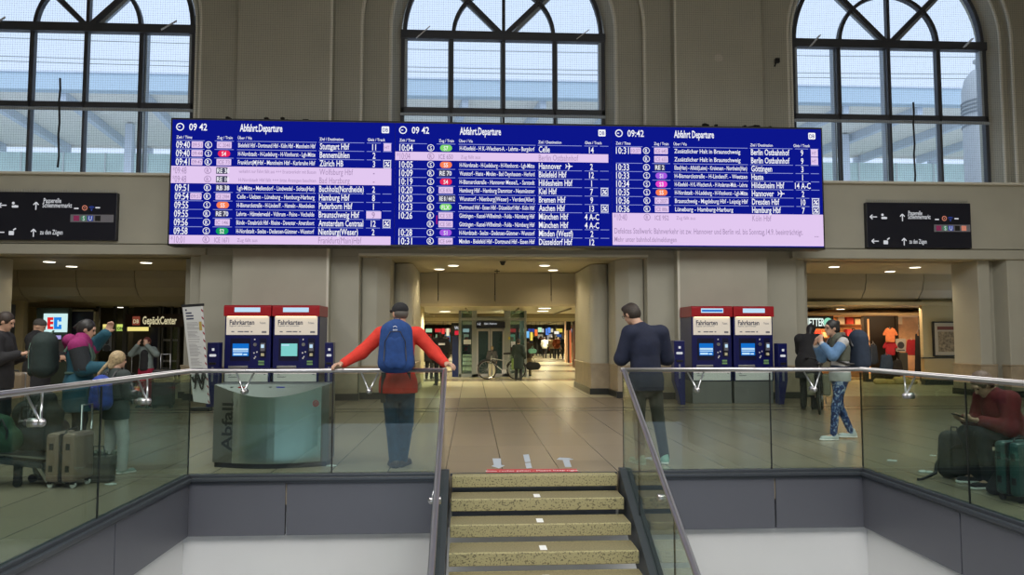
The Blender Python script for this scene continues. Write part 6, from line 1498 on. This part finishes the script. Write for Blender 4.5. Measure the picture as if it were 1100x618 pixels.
# lift
LY = 26.4
def LX(u, Yp=LY): return pt(u, 380, Yp)[0]
lt_ = thing('glass_lift', 'glass and steel lift shaft with sliding doors in the concourse', 'lift', (LX(529), LY+.9, 0))
zt = 2.34; m_lg = mat('lift_steel', (.30, .33, .33), .4, .3); m_lgl = glass_mat('lift_glass', (.55, .70, .68), .9)
f_ = MB()
for u, w_ in ((494, .10), (509.5, .18), (545, .22), (564.5, .08)): x = LX(u); f_.box(x-w_/2, x+w_/2, LY, LY+.12, 0, zt)
f_.box(LX(493), LX(565), LY, LY+.1, 0, .12); f_.box(LX(493), LX(565), LY-.02, LY+.12, pt(529, 344.5, LY)[2], pt(529, 341.5, LY)[2])
f_.box(LX(493), LX(493)+.1, LY+1.9, LY+2.0, 0, zt); f_.box(LX(565)-.1, LX(565), LY+1.9, LY+2.0, 0, zt); f_.box(LX(493), LX(565), LY+1.9, LY+2, .0, .12)
f_.build('shaft_frame', m_lg, lt_, world=True, bevel=.01)
for u0, u1 in ((495, 508), (547.5, 564)): MB().box(LX(u0), LX(u1), LY+.05, LY+.07, .12, zt).build('glass_panel', m_lgl, lt_, world=True)
for u in (493.5, 564.5): MB().box(LX(u)-.01, LX(u)+.01, LY+.1, LY+1.9, .12, zt).build('glass_side', m_lgl, lt_, world=True)
MB().box(LX(511.5), LX(542.5), LY-.06, LY, pt(529, 352.5, LY)[2], pt(529, 346, LY)[2]).build('sign_header', m_sign, lt_, world=True)
q = MB(); A = pt(513, 350, LY-.07); text(q, '1-2', A[0], A[2]+.02, .12, LY-.07, bold=.02); A = pt(520, 350, LY-.07); text(q, 'Gleis / Platform', A[0], A[2]+.04, .09, LY-.07, width=.45); q.build('lettering', m_swh, lt_, world=True)
dz = pt(529, 353.5, LY)[2]
for u0, u1, lb in ((512, 526.3), (527, 541.5)) and [(512, 526.3, 'l'), (527, 541.5, 'r')]:
    d_ = MB(); x0, x1 = LX(u0), LX(u1)
    d_.box(x0, x0+.06, LY-.02, LY+.03, .02, dz); d_.box(x1-.06, x1, LY-.02, LY+.03, .02, dz); d_.box(x0, x1, LY-.02, LY+.03, .02, .12); d_.box(x0, x1, LY-.02, LY+.03, dz-.08, dz)
    o = d_.build('lift_door', mat('lift_door_steel', (.42, .42, .44), .4, .3), lt_, world=True); q = MB().box(x0+.06, x1-.06, LY, LY+.012, .12, dz-.08).build('door_glass', m_lgl, None); q.data.transform(Matrix.Translation(-lt_.location)); q.parent = o
MB().box(LX(512), LX(542), LY+.3, LY+1.7, .1, 2.15).build('cabin', mat('lift_cabin', (.20, .22, .22), .4, .3), lt_, world=True)
for (u0, v0, u1, v1), c in (((498, 365, 506, 370), (.55, .55, .50)), ((549, 367, 553.5, 373), (.6, .6, .6)), ((546, 362, 548, 365), (.5, .4, .05))):
    px_rects('notice', [(u0, v0, u1, v1)], mat('notice_%d' % u0, c, .6, emit=.1), LY-.03, lt_)
# W sign column
t = thing('sign_column', 'blue column with black and red sign starting with W left of the lift', 'sign', (LX(489), 26.6, 0))
MB().box(LX(485.5), LX(493), 26.6, 26.8, 0, pt(489, 361, 26.6)[2]).build('blue_column', mat('column_blue', (.01, .03, .16), .4), t, world=True)
MB().box(LX(484.5), LX(494), 26.55, 26.85, pt(489, 361, 26.5)[2], pt(489, 347, 26.5)[2]).build('sign_box', m_black, t, world=True)
px_rects('red_square', [(488.5, 355.5, 493.5, 360)], emi('w_red', srgb(205, 40, 60), 1), 26.53, t)
q = MB(); A = pt(488, 354, 26.53); text(q, 'Wa', A[0], A[2], .16, 26.53, bold=.02); q.build('lettering', m_swh, t, world=True)

# bicycles
def bicycle(label, x, y, rz, m, pann, basket=False, sc=1.0):
    t = thing('bicycle', label, 'bicycle', (x, y, 0), rz); r = .33*sc; wb = .53*sc
    for s_ in (-1, 1):
        w_ = MB(); w_.tube([(s_*wb+r*math.cos(a), 0, r+.015+r*math.sin(a)) for a in [2*PI*i/28 for i in range(28)]], .02, 8, closed=True); o = w_.build('tyre', m_rubber, t, smooth=True)
        q = MB(); q.tube([(s_*wb+(r-.025)*math.cos(a), 0, r+.015+(r-.025)*math.sin(a)) for a in [2*PI*i/28 for i in range(28)]], .008, 6, closed=True)
        for i in range(14): a = 2*PI*i/14; q.cyl((s_*wb, .02*(-1)**i, r+.015), (s_*wb+(r-.03)*math.cos(a), 0, r+.015+(r-.03)*math.sin(a)), .0018, n=4)
        q.build('rim_and_spokes', m_steel, o)
        q = MB(); q.tube([(s_*wb+(r+.04)*math.cos(a), 0, r+.015+(r+.04)*math.sin(a)) for a in [R(20+i*14) for i in range(11)]], [.022]*11, 6); q.build('mudguard', m_black, t, smooth=True)
    k = sc; fr = MB(); bb = (-.08*k, 0, .28*k); st_ = (-.24*k, 0, .80*k); ht = (.36*k, 0, .86*k); hb_ = (.40*k, 0, .66*k); ra = (-wb, 0, r+.015); fa = (wb, 0, r+.015)
    fr.tube([bb, st_], .016*k, 8); fr.tube([bb, hb_], .02*k, 8); fr.tube([(-.2*k, 0, .66*k), (.38*k, 0, .76*k)], .016*k, 8); fr.tube([hb_, ht], .018*k, 8)
    for e in (-.035, .035): fr.tube([bb, (ra[0], e, ra[2])], .009, 6); fr.tube([(-.2*k, 0, .68*k), (ra[0], e, ra[2])], .009, 6); fr.tube([hb_, (fa[0], e, fa[2])], .011, 6)
    fr.build('frame', m, t, smooth=True)
    MB().tube([(.30*k, -.28*k, 1.0*k), (.36*k, -.20*k, 1.02*k), (.38*k, 0, .98*k), (.36*k, .20*k, 1.02*k), (.30*k, .28*k, 1.0*k)], .012, 8).tube([(ht[0], 0, ht[2]), (.38*k, 0, .98*k)], .013, 8).build('handlebar', m_black, t, smooth=True)
    blob('saddle', [rc((-.32*k, 0, .92*k), (-.08*k, 0, .93*k), .07*k, .03*k)], m_black, t, .012, zmin=.90*k); MB().cyl(st_, (-.25*k, 0, .92*k), .012).build('seat_post', m_steel, t)
    MB().cyl((bb[0], -.05, bb[2]), (bb[0], .05, bb[2]), .08*k, n=24).bar((bb[0], -.09, bb[2]), (bb[0]+.12, -.09, bb[2]-.12), .02, .02).bar((bb[0], .09, bb[2]), (bb[0]-.12, .09, bb[2]+.12), .02, .02).build('crank', m_steel, t)
    rk = MB(); rk.bar((-.72*k, 0, .74*k), (-.28*k, 0, .74*k), .12, .012); rk.bar((ra[0], .06, ra[2]), (-.6*k, .05, .74*k), .008, .008); rk.bar((ra[0], -.06, ra[2]), (-.6*k, -.05, .74*k), .008, .008); rk.build('rack', m_black, t)
    for e in (-1, 1):
        MB().box(-.72*k, -.36*k, min(e*.07, e*.20), max(e*.07, e*.20), .36*k, .75*k).build('pannier', pann, t, bevel=.03)
    if basket: MB().box(.44*k, .74*k, -.17, .17, .80*k, 1.02*k).build('front_basket', pann, t, bevel=.02)
    return t
c_lime = cloth('olive_green_pannier', (.13, .20, .05)); c_khaki = cloth('khaki_pannier', (.17, .16, .11))
bicycle('bicycle with olive green pannier bags standing before the glass lift', LX(539, 24.95), 24.95, R(175), mat('bike_silver', (.4, .42, .42), .4, .6), c_lime, sc=.92)
bicycle('bicycle with khaki pannier beside the black-clad person near the right portal', ax(884, 13.9, 420), 14.0, R(62), mat('bike_dark', (.05, .05, .05), .4, .5), c_khaki, True)

# people beyond the centre portal
def cols_(i): return [c_blk, c_dtr, cloth('grey_coat', (.08, .08, .085)), cloth('khaki_coat', (.20, .15, .08)), cloth('rust_jacket', (.28, .06, .02)), cloth('beige_coat', (.36, .29, .18)), cloth('dark_blue_coat', (.02, .03, .07)), cloth('white_top', (.5, .5, .46))][i]
def passer(label, u, vfoot, vtop, c1, c2, rz=0, hem=.62, bag=None, h=.03, Y_=None, wide=0, hairm=None, stride=.0):
    A = gr(u, vfoot); Yp = Y_ or min(A[1], 55); x = pt(u, vfoot, Yp)[0]; H = pt(u, vtop, Yp)[2]; sc = H/1.78
    p = Person(label, (x, Yp, 0), R(rz), sc, h, anL=(-.11, .12*stride-.02, .085), anR=(.11, -.16*stride-.02, .085), knL=(-.10, .10*stride+.02, .5), knR=(.10, .03, .5), elL=(-.25, .03, 1.16), wrL=(-.24, .16, .98), elR=(.25, -.03, 1.16), wrR=(.26, .10, .95))
    p.body(False); p.top(c1, hem, .035+wide, 'coat', flare=.02); p.trousers(c2, .02); p.shoes(c_blk); p.hair(hairm or h_brown)
    return p
pp = passer('person in bulky black jacket with pale print left of the W sign column', 472, 405, 357, c_blk, c_dtr, 20, .75, Y_=22.0, wide=.07, h=.02)
px_ = MB().box(-.10, .10, -.20, -.19, 1.18, 1.24).build('jacket_print', m_whitep, pp.t)
passer('person in black behind the outstretched right arm of the person in red', 461, 400, 360, c_blk, c_dtr, -20, .7, Y_=25.5, wide=.03, h=.02)
passer('small person in grey jacket and cream trousers waiting at the lift door', 528.5, 407, 372, cols_(2), cloth('cream_trousers', (.50, .47, .36)), 0, .80, Y_=25.75, h=.016, hairm=MATS['hair_blond'])
passer('person in black and green coat leaning at the right edge of the lift', 557, 408, 364, c_dgreen, c_dtr, -20, .5, Y_=24.2, h=.02)
pp = passer('person in brown jacket and khaki trousers right of the lift', 567, 404, 363, cloth('brown_jacket', (.06, .04, .03)), cols_(3), 15, .85, Y_=26.8, h=.02)
def bag_(label, u, v, Yp, s_, m, name='hand_bag'):
    A = pt(u, v, Yp); t = thing(name, label, 'bag', (A[0], Yp, max(0, A[2]))); blob('bag_body', [rc((-s_*.4, 0, s_*.5), (s_*.4, 0, s_*.5), s_*.5, s_*.45, .6)], m, t, .02, .03); MB().tube([(-s_*.3, 0, s_*.8), (0, 0, s_*1.5), (s_*.3, 0, s_*.8)], .012, 6).build('handle', m, t, smooth=True); return t
bag_('mint green bag beside the person in brown jacket', 572, 380, 26.6, .18, cloth('mint_bag', (.25, .60, .50)))
bag_('black holdall on floor at the feet of the person in brown jacket', 573, 398, 26.4, .30, c_blk, 'holdall')
crowd = [
 ('distant person in dark shirt and shorts with white cap walking away', 606.5, 386, 361, 1, 1, 0, .8), ('distant person in beige clothes right of the one with white cap', 613, 389, 365, 5, 5, 10, .7),
 ('distant person in white top with black coat pulling dark case', 585, 384, 362, 7, 0, -10, .8), ('distant person in khaki coat left of a rust-coloured jacket', 593, 384, 362, 3, 0, 5, .8),
 ('distant person in rust jacket beside the khaki coat', 598, 384, 361, 4, 1, 0, .8), ('distant person in long black coat just right of the mint bag', 574.5, 380, 359, 0, 0, 10, .4),
 ('distant person in black with bright bag left of white top person', 581, 382, 361, 0, 1, -15, .6), ('distant person in grey coat beyond the rust jacket', 602, 381, 362, 2, 1, 20, .6),
 ('distant person in dark blue coat far behind the mint bag', 569, 378, 361, 6, 0, 0, .6), ('distant person in red-brown jacket seen left of the W sign column', 479, 380, 361, 4, 0, 10, .8),
 ('distant person in white top seen over the arm of the person in red', 453, 380, 361, 7, 1, 5, .85), ('distant person in khaki standing near the dark booth', 618, 383, 363, 3, 0, -5, .8)]
for i, (lb, u, vf, vt, a_, b__, rz, hem) in enumerate(crowd): passer(lb, u, vf, vt, cols_(a_), cols_(b__), rz, hem, h=.035, stride=.8, Y_=min(gr(u, vf)[1], 55)-(i % 5)*.9)
# far shops along the back of the concourse and signs hanging before them
rr = random.Random(21)
fc = [srgb(235, 225, 190), srgb(240, 120, 60), srgb(120, 190, 240), srgb(245, 240, 230), srgb(230, 60, 60), srgb(240, 215, 90), srgb(90, 140, 230), srgb(190, 235, 190)]
nm_ = ['cream', 'orange', 'light blue', 'white', 'red', 'yellow', 'blue', 'pale green']
spots_ = []
for i, u in enumerate(range(446, 632, 10)):
    Yp = 58+(i % 3)*1.0; A = pt(u, 352.5, Yp); B = pt(u+9.4, 352.5, Yp); c = (i*5+2) % 8; c2 = (i*3+1) % 8
    t = thing('shop_unit', '', 'shop', ((A[0]+B[0])/2, Yp, 0)); W = B[0]-A[0]; side = 'left' if u < 495 else 'right'
    t['label'] = 'distant shop bay with %s goods behind the concourse crowd, number %s from the left' % (nm_[c], ['one','two','three','four','five','six','seven','eight','nine','ten','eleven','twelve','thirteen','fourteen','fifteen','sixteen','seventeen','eighteen','nineteen'][i])
    MB().box(-W/2, -W/2+.12, 0, .3, 0, A[2]).box(W/2-.12, W/2, 0, .3, 0, A[2]).box(-W/2, W/2, .6, .7, 0, A[2]).box(-W/2, W/2, 0, .6, A[2]-.05, A[2]).build('booth', mat('booth_dark', (.05, .04, .03), .6), t)
    MB().box(-W/2+.1, W/2-.1, -.08, 0, A[2]-.34, A[2]-.06).build('lit_sign', emi('sign_'+nm_[c], fc[c], .8), t)
    MB().box(-W/2+.14, W/2-.14, .3, .32, .9, A[2]-.5).build('lit_window', emi('window_'+nm_[c2], tuple(q*.5 for q in fc[c2]), .7), t)
    for k_ in range(3):
        g_ = MB()
        for j in range(2): xx = rr.uniform(-W/2+.2, W/2-.35); g_.box(xx, xx+.2, .05, .28, .25+k_*.4, .55+k_*.4)
        g_.build('goods', shm[rr.randrange(8)], t, bevel=.02)
for i, (u, v0, v1, w_, Yp, c) in enumerate(((566, 356, 365, 5, 44, 2), (571, 357, 366, 2.5, 42, 5), (576, 354, 361, 3, 41, 1), (588, 353, 360, 3.5, 45, 6), (590, 352, 358, 3, 38, 6), (580, 352, 357, 4, 37, 7), (598, 356, 359, 5, 48, 3), (560, 353, 364, 2.5, 40, 0), (449, 352, 362, 5, 40, 3), (455, 354, 364, 3, 44, 4), (476, 353, 359, 3, 38, 4), (481, 353, 361, 3, 42, 0))):
    A = pt(u, v0, Yp); B = pt(u, v1, Yp); W = w_*Yp/800
    t = thing('hanging_sign', 'small %s lit sign hanging in the concourse, %s' % (nm_[c], ['above the mint bag','just right of the mint bag','above the white top person','near the rust jacket','highest by the rust jacket','highest right of lift','over the white cap person','at the right edge of lift','far left over red sleeve','second over red sleeve','left of the W sign','touching the W sign'][i]), 'sign', (A[0], Yp, (A[2]+B[2])/2)); h_ = A[2]-B[2]
    MB().box(-W/2, W/2, 0, .08, -h_/2, h_/2).build('light_box', emi('hang_'+nm_[c], fc[c], 1.0), t); MB().box(-W/2-.02, W/2+.02, .081, .12, -h_/2-.02, h_/2+.02).build('back_shell', m_black, t)
    MB().cyl((0, .04, h_/2), (0, .04, 2.3-(A[2]+B[2])/2), .012).build('rod', m_black, t)
for u, Yp, lb in ((610, 40, 'orange lit concourse column with dark display on top'),):
    A = pt(u, 352, Yp); W = 5*Yp/800; t = thing('concourse_column', lb, 'column', (A[0], Yp, 0))
    MB().box(-W*.6, -W*.1, -.1, .2, 0, 2.3).build('pale_side', mat('column_pale', (.55, .35, .2), .6, emit=.25), t); MB().box(-W*.05, W*.25, -.08, .2, 0, 2.3).build('dark_core', m_dark, t); MB().box(W*.3, W*.7, -.1, .2, 0, 2.0).build('orange_side', mat('column_orange', (.75, .22, .10), .6, emit=.35), t)
    MB().box(-W*.5, W*.5, -.35, -.12, 1.75, 2.25).build('display', m_dark, t)
A, B = pt(619, 353, 34), pt(629, 383, 34)
t = thing('dark_booth', 'dark grey booth door by the right column of the centre portal', 'booth', ((A[0]+B[0])/2, 34, 0)); W = (B[0]-A[0])/2
MB().box(-W, W, 0, .6, 0, 2.0).build('panel', mat('booth_grey', (.06, .065, .055), .5), t, bevel=.01); MB().box(-W, W, -.02, .0, 1.75, 1.9).build('lit_header', emi('booth_header', srgb(150, 150, 200), .7), t); MB().box(-W-.1, -W, -.05, .6, 0, 2.1).box(W, W+.1, -.05, .6, 0, 2.1).build('side_posts', mat('booth_post_brown', (.12, .05, .03), .5), t); MB().box(-W-.1, W+.1, -.05, .6, 2.0, 2.14).build('top_rail', m_dark, t)
